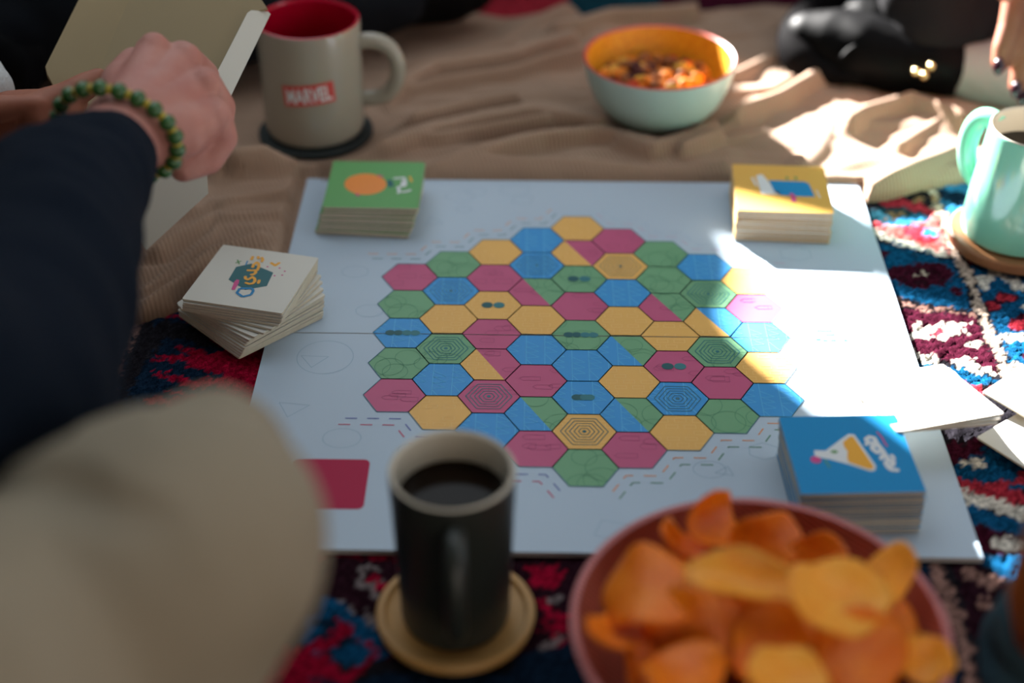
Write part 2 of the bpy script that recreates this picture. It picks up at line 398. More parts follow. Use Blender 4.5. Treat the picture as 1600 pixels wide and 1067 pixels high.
P('blue', (1436,556), (1470,562), (1500,568), (1535,576), (1568,582), (1566,593), (1520,592), (1485,584), (1455,574))
P('scarlet', (1494,586), (1530,594), (1556,598), (1552,612), (1520,606))
P('maroon', (1470,690), (1530,675), (1560,688), (1520,706), (1484,718))
P('blue', (1484,722), (1520,702), (1545,690), (1575,700), (1620,725), (1620,742), (1560,740), (1520,748), (1492,736)); E_('white', 1526, 715, 20, 7)
P('scarlet', (1488,730), (1520,742), (1556,744), (1620,722), (1620,742), (1588,752), (1620,770), (1620,784), (1560,772), (1494,748))
E_('blue', 1592, 752, 10, 6)
P('white', (1494,750), (1520,756), (1560,772), (1620,786), (1620,806), (1560,790), (1500,770))
P('blue', (1502,772), (1530,778), (1560,794), (1620,806), (1620,832), (1570,822), (1512,806))
P('maroon', (1516,808), (1570,824), (1620,834), (1620,856), (1530,850)); P('white', (1550,834), (1580,830), (1610,840), (1590,850), (1560,846))
P('blue', (1526,856), (1620,858), (1620,890), (1570,894), (1534,872))
P('dusk', (1480,868), (1530,872), (1570,900), (1600,920), (1560,1000), (1520,980))
for u, v in ((1512,880), (1526,888), (1546,896), (1556,903), (1567,900), (1545,936)): E_('rose', u, v, 10, 7)
for a, b in ((.2765, .60), (.1955, .60), (-.2, .60)): pass
fillmask(np.abs(jx-.279) < .0055, 'black'); fillmask(np.abs(jx-.279) < .0036, 'cream')
fillmask((np.abs(jx-.196) < .0060) & (jy < .1), 'black'); fillmask((np.abs(jx-.196) < .0034) & (jy < .1), 'rose')
P('tan', (1452,290), (1458,290), (1472,317), (1464,317))
PW('navy', (.160, -.20), (.190, -.20), (.190, -.6), (.160, -.6))
# outer stripe beyond the line
mk = jx > .2845
canvas[mk] = K['blue']; n2 = vnoise(gx, gy, .012, 5); canvas[mk & (n2 > .74)] = K['scarlet']; canvas[mk & (n2 < .2)] = K['white']; canvas[mk & (n2 > .66) & (n2 < .74)] = K['maroon']
canvas[mk & (gy > .17)] = K['navy']; canvas[mk & (gy > .175) & (n2 > .5)] = K['sky']
canvas[mk & (gy < -.21)] = K['black']
mk = (gy > .53); canvas[mk] = K['teal']; canvas[mk & (gx < .0)] = K['scarlet']; canvas[mk & (gx > .09)] = K['maroon']
canvas *= (1+(np.random.rand(ny, nx, 1)-.5)*.95)
zz = -.0052+(np.random.rand(ny, nx)-.5)*.0026+(vnoise(gx, gy, .02, 9)-.5)*.0012
inb = (np.abs(gx) < .218) & (np.abs(gy) < .213); zz[inb] = -.0052
me = bpy.data.meshes.new('rug')
me.vertices.add(nx*ny); me.vertices.foreach_set('co', np.stack([gx, gy, zz], -1).astype(np.float32).ravel())
ii = (np.arange(ny-1)[:, None]*nx+np.arange(nx-1)[None]).ravel(); quads = np.stack([ii, ii+1, ii+nx+1, ii+nx], 1).astype(np.int32)
me.loops.add(quads.size); me.loops.foreach_set('vertex_index', quads.ravel())
me.polygons.add(len(quads)); me.polygons.foreach_set('loop_start', np.arange(0, quads.size, 4, dtype=np.int32))
me.update(calc_edges=True)
ca = me.color_attributes.new('knots', 'FLOAT_COLOR', 'POINT')
ca.data.foreach_set('color', np.concatenate([canvas, np.ones((ny, nx, 1))], -1).astype(np.float32).ravel())
rm = mat('rug_pile', (.1, .1, .1), 1.0, .0)
nt = rm.node_tree; an = nt.nodes.new('ShaderNodeVertexColor'); an.layer_name = 'knots'
tn = nt.nodes.new('ShaderNodeTexNoise'); tn.inputs['Scale'].default_value = 900; tn.inputs['Detail'].default_value = 2
tcn = nt.nodes.new('ShaderNodeTexCoord'); nt.links.new(tcn.outputs['Object'], tn.inputs['Vector'])
mr = nt.nodes.new('ShaderNodeMapRange'); mr.inputs['From Min'].default_value = .3; mr.inputs['From Max'].default_value = .7; mr.inputs['To Min'].default_value = .55; mr.inputs['To Max'].default_value = 1.45
nt.links.new(tn.outputs['Fac'], mr.inputs['Value'])
vm = nt.nodes.new('ShaderNodeVectorMath'); vm.operation = 'SCALE'; nt.links.new(an.outputs['Color'], vm.inputs[0]); nt.links.new(mr.outputs['Result'], vm.inputs['Scale'])
nt.links.new(vm.outputs['Vector'], nt.nodes['Principled BSDF'].inputs['Base Color'])
me.materials.append(rm); me.polygons.foreach_set('use_smooth', [True]*len(me.polygons))
tag(link('rug', me), 'patterned red, navy and cream knotted rug spread under the whole game', 'rug')

# ================================================================== BLANKET
BX0, BX1, BY0, BY1, BS = -.70, .62, -.04, .62, .003
bx, tt = np.meshgrid(np.arange(BX0, BX1, BS), np.linspace(0, 1, 200))
FRONT = [(-.70, .00), (-.34, .005), (-.30, .012), (-.275, .028), (-.262, .066), (-.20, .075), (-.19, .196), (.19, .196), (.213, .178), (.24, .196), (.30, .222), (.36, .24), (.62, .27)]
BACK = [(-.70, .60), (-.2, .585), (-.06, .528), (-.01, .535), (.03, .512), (.09, .518), (.16, .548), (.3, .58), (.62, .6)]
def soft(P_):
    xs_ = np.arange(BX0-.03, BX1+.03, BS); ys_ = np.interp(xs_, *zip(*P_)); kk = np.ones(5)/5; ys_ = np.convolve(np.pad(ys_, 2, 'edge'), kk, 'valid'); return np.interp(bx, xs_, ys_)
fy_ = soft(FRONT)+.003*np.sin(bx*40)+.0015*np.sin(bx*97); ky_ = soft(BACK); by = fy_+(ky_-fy_)*tt
dedge = np.minimum(by-fy_, ky_-by)
rise = np.clip(dedge/.012, 0, 1); rise = np.sqrt(rise*(2-rise))
dboard = np.maximum(np.maximum(np.abs(bx-.005)-.217, np.abs(by)-.2105), 0)
hill = np.zeros_like(bx)
def ridge(px, h, w):
    global hill
    q = [at(u, v, .008) for u, v in px]; best = np.full(bx.shape, 9.); 
    for a, b in zip(q, q[1:]):
        d = np.array([b.x-a.x, b.y-a.y]); t = np.clip(((bx-a.x)*d[0]+(by-a.y)*d[1])/(d@d), 0, 1)
        best = np.minimum(best, np.hypot(bx-a.x-t*d[0], by-a.y-t*d[1]))
    hill = np.maximum(hill, h*np.exp(-(best/w)**2)) if h > 0 else hill+h*np.exp(-(best/w)**2)
wob = (vnoise(bx, by, .05, 21)-.5)*.012; bx0, by0 = bx.copy(), by.copy(); bx = bx+wob; by = by+(vnoise(bx, by, .06, 22)-.5)*.012
VAL = [([(480,275),(608,250),(684,239),(769,222),(847,206),(929,197)], -.006, .006), ([(600,222),(637,214),(712,198),(808,184)], -.004, .006), ([(847,232),(900,228),(960,226)], -.004, .005), ([(330,310),(400,296),(470,280)], -.005, .006), ([(590,185),(679,128),(797,110),(881,80)], -.004, .008)]
for px, h, w in [
    ([(330,318),(400,303),(480,292)], .010, .011), ([(335,272),(420,262),(500,252),(600,239),(670,214),(757,194),(833,180),(930,200)], .013, .012),
    ([(670,264),(757,247),(845,225),(926,217),(1010,232)], .010, .009), ([(600,228),(684,225),(769,208),(847,193)], .008, .008),
    ([(590,205),(640,195),(712,178),(800,160)], .009, .012), ([(590,170),(679,112),(797,96),(881,65)], .012, .013), ([(600,150),(766,121),(853,101),(898,90)], .009, .010),
    ([(620,95),(700,70),(790,60)], .009, .014), ([(800,40),(860,22),(905,10),(980,14),(1060,18)], .008, .016), ([(860,50),(960,32),(1080,26),(1190,20)], .010, .013),
    ([(700,255),(900,262),(1050,268),(1140,266)], .007, .012), ([(960,225),(1010,238),(1080,225),(1180,180)], .011, .010), ([(1060,240),(1130,222),(1200,206)], .009, .010),
    ([(1150,190),(1210,160),(1280,120),(1340,108),(1420,118)], .019, .013), ([(1140,120),(1190,100),(1230,85)], .012, .011), ([(1120,150),(1200,135),(1260,108)], .010, .009),
    ([(1250,250),(1300,180),(1380,160),(1420,150)], .009, .016), ([(1330,200),(1420,160),(1500,190)], .018, .015), ([(1350,300),(1420,265),(1490,235)], .014, .014), ([(1400,230),(1450,200),(1490,170)], .010, .010),
    ([(230,480),(290,440),(330,395),(400,372)], .010, .012), ([(220,455),(300,400),(345,350)], .007, .010), ([(215,490),(290,470)], .008, .009), ([(250,400),(330,345),(420,340),(470,330)], .010, .012), ([(330,360),(420,352),(470,355)], .007, .008),
    ([(1100,60),(1180,50),(1240,30)], .010, .010)]: ridge(px, h, w*.8)
for px, h, w in VAL: ridge(px, h*.5, w)
hill = hill*np.where(bx > .12, 1.1, np.where((by < .2) & (bx < -.19), 1.35, 2.35))
hill = np.maximum(hill, (vnoise(bx, by, .03, 23))*.006+(vnoise(bx*.5+by, by*1.6-bx*.4, .022, 24))*.005)
bx, by = bx0, by0
for u_, v_, r_ in ((760,40,.05),(330,180,.05),(350,110,.07),(250,140,.07),(700,60,.06),(620,75,.06),(500,110,.06),(400,140,.06),(110,140,.06),(1250,70,.03),(1330,90,.03),(1410,105,.03),(1500,140,.03),(1580,150,.03)):
    c = at(u_, v_); hill *= 1-.85*np.exp(-(np.hypot(bx-c.x, by-c.y)/r_)**2)
zb = -.006+(.006+hill)*rise
zb = np.where((np.abs(bx-.005) < .222) & (by < .2125), -.0045, zb)
flat_spots = [(at(493,192,.010), .062, .004), (at(1037,170,.006), .045, .004)]
for c, r, h in flat_spots:
    d = np.hypot(bx-c.x, by-c.y); w = np.clip((d-r)/.02, 0, 1); zb = zb*w+h*(1-w)
okv = dedge > -1
wb = np.clip((by-.2125)/.02, 0, 1); sel = (np.abs(bx-.005) < .222)
zb = np.where(sel & (by >= .2125), np.minimum(zb, -.002+.022*np.sqrt(wb)), zb)
idx = -np.ones(bx.shape, int); idx[okv] = np.arange(okv.sum())
vs = np.stack([bx, by, zb], -1)[okv]
q = [(a, b, c, d) for a, b, c, d in zip(idx[:-1, :-1].ravel(), idx[:-1, 1:].ravel(), idx[1:, 1:].ravel(), idx[1:, :-1].ravel()) if min(a, b, c, d) >= 0]
me = bpy.data.meshes.new('blanket'); me.from_pydata(vs.tolist(), [], [tuple(map(int, f)) for f in q])
bmz = mat('blanket_knit', (.385, .255, .18), .95, .1, noise=(16, .3, (.32, .205, .142)), sheen=.12)
nt = bmz.node_tree; tcn = nt.nodes.new('ShaderNodeTexCoord'); wv = nt.nodes.new('ShaderNodeTexWave'); wv.inputs['Scale'].default_value = 95; wv.inputs['Distortion'].default_value = 2.5; wv.inputs['Detail'].default_value = 2
mp = nt.nodes.new('ShaderNodeMapping'); mp.inputs['Rotation'].default_value = (0, 0, R(-25)); nt.links.new(tcn.outputs['Object'], mp.inputs['Vector']); nt.links.new(mp.outputs['Vector'], wv.inputs['Vector'])
bp = nt.nodes.new('ShaderNodeBump'); bp.inputs['Strength'].default_value = .45; bp.inputs['Distance'].default_value = .0015
nt.links.new(wv.outputs['Fac'], bp.inputs['Height']); nt.links.new(bp.outputs['Normal'], nt.nodes['Principled BSDF'].inputs['Normal'])
me.materials.append(bmz); me.polygons.foreach_set('use_smooth', [True]*len(me.polygons))
o = link('blanket', me); sd = o.modifiers.new('t', 'SOLIDIFY'); sd.thickness = .002; sd.offset = -1
tag(o, 'rumpled beige knitted blanket lying on the rug behind the game board', 'blanket')

# ================================================================== GAME BOARD
S3 = 3**.5; U = UNIT
BXL, BXR, BYB, BYT = -.2105, .2205, -.2125, .2105
board = thing('game_board', 'large white folding game board printed with a honeycomb of coloured hexagons', 'board game', (0, 0, 0))
halves = []
for nm, y0, y1, lb in (('board_half', -.0004, BYT, None), ('board_half', BYB, -.0013, None)):
    mb = MB(); mb.prism([(BXL, y0), (BXR, y0), (BXR, y1), (BXL, y1)], -.0035, 0, 0, 1)
    halves.append(mb.build(nm, [MATS['board_paper'], MATS['board_core']], board))
GRID = {-4: 'PGBGP', -3: 'GBYGBY', -2: 'YPYP/PB', -1: 'BB/YBP/P', 0: 'Y/GPGBBYG', 1: 'PYBY/Y/P', 2: 'GG/YPBY', 3: 'BG/GPG', 4: 'YPBYB'}
SPLIT = {(-2, 4): 'YP', (-1, 2): 'PG', (-1, 6): 'BG', (0, 1): 'YP', (1, 4): 'BG', (1, 6): 'BG', (2, 2): 'PG', (3, 2): 'YB'}
SPIRAL = {(-3, 1), (-3, 3), (-2, 5), (-1, 1), (0, 7), (1, 1), (2, 5), (3, 1), (3, 3)}
BLOBS = {(-4, 2): 1, (-2, 2): 0, (0, 2): 0, (0, 4): 1, (0, 6): 1, (2, 4): 0}
MI = {'Y': 'hex_yellow', 'G': 'hex_green', 'B': 'hex_blue', 'P': 'hex_pink'}
def hexv(cx, cy, r): return [(cx+r*math.cos(k*math.pi/3), cy+r*math.sin(k*math.pi/3)) for k in range(6)]
def clip_half(poly, keep_up, yv):
    out = []
    for a, b in zip(poly, poly[1:]+poly[:1]):
        ia, ib = ((a[1] >= yv) == keep_up), ((b[1] >= yv) == keep_up)
        if ia: out.append(a)
        if ia != ib: t = (yv-a[1])/(b[1]-a[1]); out.append((a[0]+t*(b[0]-a[0]), yv))
    return out
def clip_line(poly, p, d, left):               # keep the side of the line p + t d
    sd_ = lambda q: (d[0]*(q[1]-p[1])-d[1]*(q[0]-p[0]))*(1 if left else -1); out = []
    for a, b in zip(poly, poly[1:]+poly[:1]):
        sa, sb = sd_(a), sd_(b)
        if sa >= 0: out.append(a)
        if sa*sb < 0: t = sa/(sa-sb); out.append((a[0]+t*(b[0]-a[0]), a[1]+t*(b[1]-a[1])))
    return out
def clip_seg(a, b, poly):
    t0, t1 = 0., 1.; d = (b[0]-a[0], b[1]-a[1])
    for p, q in zip(poly, poly[1:]+poly[:1]):
        n = (-(q[1]-p[1]), q[0]-p[0]); nd = n[0]*d[0]+n[1]*d[1]; na = n[0]*(a[0]-p[0])+n[1]*(a[1]-p[1])
        if abs(nd) < 1e-12:
            if na < 0: return None
        else:
            t = -na/nd
            if nd > 0: t0 = max(t0, t)
            else: t1 = min(t1, t)
    if t0 >= t1: return None
    return ((a[0]+d[0]*t0, a[1]+d[1]*t0), (a[0]+d[0]*t1, a[1]+d[1]*t1))
LM = ['line_teal', 'ink_teal', 'ink_faint_dark', 'pat_blue', 'pat_yellow', 'pat_pink', 'pat_green', 'grey_line', 'dash_navy', 'dash_red', 'dash_orange', 'dash_green', 'dash_pale', 'dash_pink', 'slot_red', 'print_teal']
LI = {n: i for i, n in enumerate(LM)}
prints = [MB(), MB()]
def arc(c, r, a0, a1, n=14): return [(c[0]+r*math.cos(a0+(a1-a0)*k/n), c[1]+r*math.sin(a0+(a1-a0)*k/n)) for k in range(n+1)]
def pattern(L, cx, cy, rnd):
    o = []
    if L == 'G':
        for _ in range(5):
            c = (cx+rnd.uniform(-1, 1)*U, cy+rnd.uniform(-.9, .9)*U); r = rnd.uniform(.3, .62)*U; q = arc(c, r, 0, 2*math.pi, 22); o += list(zip(q, q[1:]))
    elif L == 'B':
        for k in range(-1, 3):
            x = cx+(k*.62-.35+rnd.uniform(-.05, .05))*U
            o.append(((x, cy-U), (x, cy+U)))
            y = cy+(.75 if k % 2 else .45)*U; x2 = x
            for t in range(3):
                o.append(((x2, y), (x2+.42*U, y-.28*U))); o.append(((x2+.42*U, y-.28*U), (x2+.02*U, y-.34*U))); y -= .30*U
            o.append(((x, y-.1*U), (x+.45*U, y-.8*U)))
    elif L == 'Y':
        for j in range(-4, 5):
            for k in range(-2, 3):
                x, y = cx+(k*.56+(.28 if j % 2 else 0))*U, cy+j*.30*U; w, h = .36*U, .17*U
                if rnd.random() < .75:
                    q = [(x-w/2, y-h/2), (x+w/2, y-h/2), (x+w/2, y+h/2), (x-w/2, y+h/2)]; o += list(zip(q, q[1:]+q[:1]))
    else:
        for _ in range(4):
            x, y = cx+rnd.uniform(-.7, .6)*U, cy+rnd.uniform(-.6, .6)*U; w, h = rnd.uniform(.3, .6)*U, rnd.uniform(.18, .3)*U
            q = [(x, y), (x+w, y), (x+w, y+h), (x, y+h), (x-.12*U, y+h/2)]; o += list(zip(q, q[1:]+q[:1]))
    return o
for c in range(-4, 5):
    n = 9-abs(c)
    cells = list(GRID[c])
    for i in range(n):
        cx, cy = 1.5*c*U, ((n-1)/2-i)*S3*U; H = hexv(cx, cy, U)
        if (c, i) in SPLIT:
            A, B = SPLIT[(c, i)]; d = (H[5][0]-H[2][0], H[5][1]-H[2][1])
            regions = [(A, clip_line(H, H[2], d, False)), (B, clip_line(H, H[2], d, True))]
        else: regions = [({'P': 'P'}.get(cells[i], cells[i]), H)]
        for L, poly in regions:
            if L == '/': L = 'Y'
            for hi, up in ((0, True), (1, False)):
                pp = clip_half(poly, up, -.0004 if up else -.0013)
                if len(pp) < 3: continue
                mb = MB(); mb.flat(pp, .00012); mb.build('hexagon', MATS[MI[L]], halves[hi])
                rnd = random.Random(c*97+i*13+ord(L))
                cp = [p for p in pp]
                area = sum(a[0]*b[1]-a[1]*b[0] for a, b in zip(cp, cp[1:]+cp[:1]))
                if area < 0: cp.reverse()
                if (c, i) in SPIRAL and L != 'B' and False: continue
                for a, b in pattern(L, cx, cy, rnd):
                    sg = clip_seg(a, b, cp)
                    if sg: prints[hi].seg(sg[0], sg[1], .00036 if L != 'B' else .00046, .00024, LI[{'G': 'pat_green', 'B': 'pat_blue', 'Y': 'pat_yellow', 'P': 'pat_pink'}[L]])
        for a, b in zip(H, H[1:]+H[:1]):
            for hi, up in ((0, True), (1, False)):
                pa, pb = a, b
                if (a[1] > -.0008) != (b[1] > -.0008):
                    t = (-.0008-a[1])/(b[1]-a[1]); m_ = (a[0]+t*(b[0]-a[0]), -.0008)
                    if (a[1] > -.0008) == up: pb = m_
                    else: pa = m_
                elif (a[1] > -.0008) != up: continue
                prints[hi].seg(pa, pb, .00062, .00034, 0)
        hi = 0 if cy > -.0008 else 1
        if (c, i) in SPIRAL:
            ink = {'Y': 'print_teal', 'G': 'ink_faint_dark', 'B': 'line_teal', 'P': 'ink_faint_dark'}[regions[0][0]]
            for k in range(5):
                q = hexv(cx, cy, U*(.74-.14*k))
                for a, b in zip(q, q[1:]+q[:1]): prints[hi].seg(a, b, .00055 if c*0+i > 1 or c > 2 else .0004, .0003, LI[ink])
            prints[hi].flat(hexv(cx, cy, U*.07), .0003, LI[ink])
        if (c, i) in BLOBS:
            k = BLOBS[(c, i)]; N = 2 if k == 0 else 4; hw = .34*U
            for t in range(N):
                x = cx-hw*.6+hw*1.2*t/(N-1); r = (.20 if k == 0 else .17)*U
                if (c, i) in ((-4, 2), (0, 4)): x = cx-.42*U+.84*U*t/(N-1)
                for hh, up in ((0, True), (1, False)):
                    pp = clip_half([(x+r*math.cos(z*math.pi/7), cy+r*.9*math.sin(z*math.pi/7)) for z in range(14)], up, -.0008)
                    if len(pp) > 2: prints[hh].flat(pp, .00036+t*1e-6, LI['ink_teal' if t < N/2 else 'ink_faint_dark'])
# dashed paths beside the honeycomb
def dashed(pts, w, z, mi, on=.0075, off=.0062):
    ph = 0.
    for a, b in zip(pts, pts[1:]):
        d = Vector(b)-Vector(a); L = d.length; d.normalize(); t = -ph
        while t < L:
            s0, s1 = max(t, 0), min(t+on, L)
            if s1 > s0:
                p0, p1 = Vector(a)+d*s0, Vector(a)+d*s1
                prints[0 if p0.y > -.0008 else 1].seg(p0, p1, w, z, LI[mi])
            t += on+off
        ph = (L-t+on+off) if t > L else 0; ph = ph % (on+off)
def stairs(sx, sy):
    pts = []
    for c in range(-4, 0):
        n = 9-abs(c); cx, cy = 1.5*c*U, -(n-1)/2*S3*U
        pts += [(cx-.5*U, cy-S3/2*U), (cx+.5*U, cy-S3/2*U)]
    pts.append((-.5*U, -4*S3*U-S3/2*U)); pts[0] = (pts[0][0]-.75*U, pts[0][1])
    return pts
for sx, sy, ca_, cb_ in ((1, 1, 'dash_navy', 'dash_red'), (-1, 1, 'dash_orange', 'dash_green'), (1, -1, 'ink_faint_dark', 'dash_orange'), (-1, -1, 'dash_pink', 'dash_pale')):
    for d, ink in ((.34*U, ca_), (.66*U, cb_)):
        q = [((x-.577*d)*sx, (y-d)*sy) for x, y in stairs(1, 1)]
        far = sy < 0
        dashed(q, .00085 if not far else .0007, .0002, ink)
# pale doodles around
rnd = random.Random(4)
for k in range(70):
    x, y = rnd.uniform(BXL+.02, BXR-.02), rnd.uniform(BYB+.015, BYT-.015)
    if abs(x) < 7.2*U and abs(y)+abs(x)*.577 < 9.3*S3/2*U+.02: continue
    if abs(y) < .02: continue
    kind = rnd.choice('ctqp'); r = rnd.uniform(.006, .013); a0 = rnd.uniform(0, 6)
    nn = {'c': 24, 't': 3, 'q': 4, 'p': 6}[kind]; q = [(x+r*math.cos(a0+t*2*math.pi/nn), y+.8*r*math.sin(a0+t*2*math.pi/nn)) for t in range(nn)]
    for a, b in zip(q, q[1:]+q[:1]): prints[0 if y > 0 else 1].seg(a, b, .00042, .0001, LI['grey_line'])
for (x, y, r) in ((at(508,558).x, at(508,558).y, .0185),):
    q = arc((x, y), r, 0, 2*math.pi, 40)
    for a, b in zip(q, q[1:]): prints[1].seg(a, b, .00042, .0001, LI['grey_line'])
def rrect(x0, y0, x1, y1, r, n=5):
    o = []
    for cx, cy, a in ((x1-r, y1-r, 0), (x0+r, y1-r, 90), (x0+r, y0+r, 180), (x1-r, y0+r, 270)):
        o += [(cx+r*math.cos(R(a+90*k/n)), cy+r*math.sin(R(a+90*k/n))) for k in range(n+1)]
    return o
prints[1].flat(rrect(-.1755, -.1785, -.1295, -.1335, .004), .00015, LI['slot_red'])
for u0, u1, v in ((1275,1282,531), (1286,1293,532), (1298,1306,532), (1318,1324,532), (1276,1300,517), (1290,1304,523)):
    a, b = at(u0, v), at(u1, v); prints[0 if a.y > -.0008 else 1].seg(a, b, .0012, .0002, LI['ink_faint_dark'])
for k in (0, 1): prints[k].build('printed_lines', [MATS[n] for n in LM], halves[k], False, False)

# ================================================================== CARDS
CW = .070
def card_mesh(name, t, face, n=1):
    mb = MB(); h = CW/2
    mb.prism(rrect(-h, -h, h, h, .0012, 2), 0, t, 0, 1)
    return mb.mesh(name, [face, MATS['card_stock']])
def deck(N, H, c0, c1, a0, a1, face, lab_top, lab_rest, group, jit, rots=None):
    t = H/N; gap = t*.22; me_r = card_mesh('card', t-gap, face); top = None
    for k in range(N):
        f = k/(N-1); a = R(rots[k] if rots else a0+(a1-a0)*f)+R(random.uniform(-1, 1)*jit*60)
        o = link('game_card', me_r)
        o.location = (c0[0]+(c1[0]-c0[0])*f+random.uniform(-1, 1)*jit*.06, c0[1]+(c1[1]-c0[1])*f+random.uniform(-1, 1)*jit*.06, .0004+k*t)
        o.rotation_euler = (0, 0, a)
        tag(o, lab_top if k == N-1 else lab_rest, 'card', None if k == N-1 else group); top = o
    top['group'] = group
    return top, t-gap
def art(top, t):
    """local drawing frame of the topmost card: pixel of the photograph -> card coordinates"""
    M_ = (Matrix.Translation(top.location) @ Matrix.Rotation(top.rotation_euler.z, 4, 'Z')).inverted(); z = top.location.z+t
    return lambda u, v: (M_ @ at(u, v, z))[:2], t+.00012
# white fanned deck
rots = [-45, -44, -43, -42, -42, -41, -40, -38, -33, -27, -21, -14, -13.2, -13, -12.6, -13]
top, t = deck(16, .032, (-.2245, .0165), (-.2215, .0165), 0, 0, MATS['card_white'],
    'cream card lying topmost on the fanned deck, with orange lettering over a dark teal hexagon', 'plain cream card in the fanned deck at the left edge of the board', 'cards of the fanned cream deck', .010, rots)
ORD = ['', 'second', 'third', 'fourth', 'fifth', 'sixth', 'seventh', 'eighth', 'ninth', 'tenth', 'eleventh', 'twelfth', 'thirteenth', 'fourteenth', 'fifteenth']
fan = sorted((o for o in col.objects if o.get('group') == 'cards of the fanned cream deck' and o != top), key=lambda o: -o.location.z)
for k, o in enumerate(fan): o['label'] = 'lowest plain cream card, at the bottom of the fanned deck' if k == len(fan)-1 else f'plain cream card, {ORD[k+1]} from the top of the fanned deck'
q, z = art(top, t)
mb = MB(); mb.flat([q(*p) for p in ((357,437), (369,417), (393,412), (427,426), (417,447), (383,453))], z); mb.build('printed_hexagon', MATS['print_teal'], top)
mb = MB(); w = .0021
ch = lambda *pts: mb.stroke([q(350+x/14.23, 395+y/14.23) for x, y in pts], w, z+.0001)
ch((640, 320), (660, 265), (730, 215), (770, 240), (775, 320), (740, 390), (700, 400)); ch((700, 400), (705, 450), (650, 490), (610, 490)); ch((535, 395), (610, 400), (690, 395))
ch((475, 540), (480, 580), (530, 605), (580, 580), (630, 545), (680, 580), (690, 640), (640, 690), (560, 700), (490, 675)); ch((785, 625), (765, 680)); ch((845, 120), (865, 160), (845, 200)); ch((640, 100), (615, 155)); ch((760, 100), (770, 130))
mb.build('lettering', MATS['print_amber'], top, False, False)
mb = MB(); mb.stroke([q(376, 441), ], w, z) ; mb.v.clear(); mb.f.clear(); mb.m.clear()
mb.flat([q(*p) for p in ((361.5,453), (366,441), (370,437), (374,438), (373,443), (367,453.5))], z+.0002); mb.build('printed_picture', MATS['print_pink'], top)
mb = MB(); hx = [(375,451), (394,451), (396,455), (392,461), (379,464), (370,458)]
for a, b in zip(hx, hx[1:]+hx[:1]): mb.seg(q(*a), q(*b), .0019, z+.0002)
mb.seg(q(384,415), q(387,408), .001, z+.0002); mb.build('printed_ring', MATS['print_blue'], top, False, False)
mb = MB(); 
for u, v in ((418,417), (437,419), (445,424), (441,430), (429,431)): mb.flat([(q(u, v)[0]+.0008*math.cos(k), q(u, v)[1]+.0008*math.sin(k)) for k in range(6)], z)
mb.build('printed_dots', MATS['print_pink'], top, False, False)
mb = MB(); mb.stroke([q(424,411), q(430,415), q(436,411)], .0022, z); mb.build('printed_wave', MATS['print_amber'], top, False, False)
mb = MB(); mb.seg(q(368,411), q(377,408), .001, z); mb.seg(q(371,406), q(374,413), .001, z); mb.build('printed_cross', MATS['print_green'], top, False, False)
# green deck
top, t = deck(18, .0245, (-.1565, .1585), (-.1515, .1592), -5, 0, MATS['deck_green'],
    'green card topmost on the back left deck, with an orange disc and white lettering', 'cream-edged card stacked under the green card at the back left of the board', 'cards of the green deck', .011)
q, z = art(top, t)
mb = MB(); mb.flat([q(571+33*math.cos(k*math.pi/16), 288+16.5*math.sin(k*math.pi/16)) for k in range(32)], z); mb.build('printed_disc', MATS['print_orange'], top)
mb = MB(); mb.flat([q(*p) for p in ((604,282), (612,281), (616,291), (607,293))], z+.0001); mb.build('printed_tile', MATS['print_teal'], top)
mb = MB(); g = lambda x, y: q(600+x/19.4, 260+y/19.4)
mb.stroke([g(320, 370), g(480, 360), g(600, 350), g(650, 480), g(640, 590), g(480, 620), g(420, 650), g(470, 760), g(430, 810)], .0024, z+.0001)
mb.stroke([g(560, 480), g(560, 600)], .0026, z+.0001); mb.stroke([g(560, 780), g(680, 770), g(790, 730)], .0024, z+.0001); mb.build('lettering', MATS['print_white'], top, False, False)
mb = MB(); mb.stroke([g(780, 320), g(840, 460)], .0017, z); mb.build('printed_mark', MATS['print_amber'], top, False, False)
mb = MB(); mb.stroke([q(592,275), q(597,276)], .002, z+.0002); mb.stroke([q(557,304), q(560,306)], .002, z+.0002); mb.build('printed_dots', MATS['print_pink'], top, False, False)
# yellow deck
top, t = deck(18, .0235, (.1520, .1565), (.1525, .1615), -3, -3, MATS['deck_yellow'],
    'mustard yellow card topmost on the back right deck, with a blue picture', 'cream-edged card stacked under the yellow card at the back right of the board', 'cards of the yellow deck', .008)
q, z = art(top, t); g = lambda x, y: q(1160+x/11.85, 262+y/11.85)
mb = MB(); mb.flat([g(*p) for p in ((490,235), (1150,262), (1230,300), (1345,540), (950,530), (700,510), (590,440))], z); mb.build('printed_picture', MATS['deck_blue'], top)
mb = MB(); mb.flat([g(*p) for p in ((250,150), (360,120), (470,240), (600,430), (690,440), (690,500), (350,490))], z); mb.stroke([g(180, 190), g(230, 280), g(260, 330)], .0016, z); mb.stroke([g(1370, 420), g(1440, 560)], .001, z); mb.build('lettering', MATS['print_white'], top, False, False)
mb = MB(); mb.stroke([g(910, 500), g(945, 545), g(955, 620)], .0034, z+.0002); mb.build('printed_figure', MATS['print_pink'], top, False, False)
mb = MB(); mb.stroke([g(820, 180), g(830, 215)], .002, z); mb.stroke([g(985, 180), g(990, 215)], .002, z); mb.build('printed_leaves', MATS['print_green'], top, False, False)
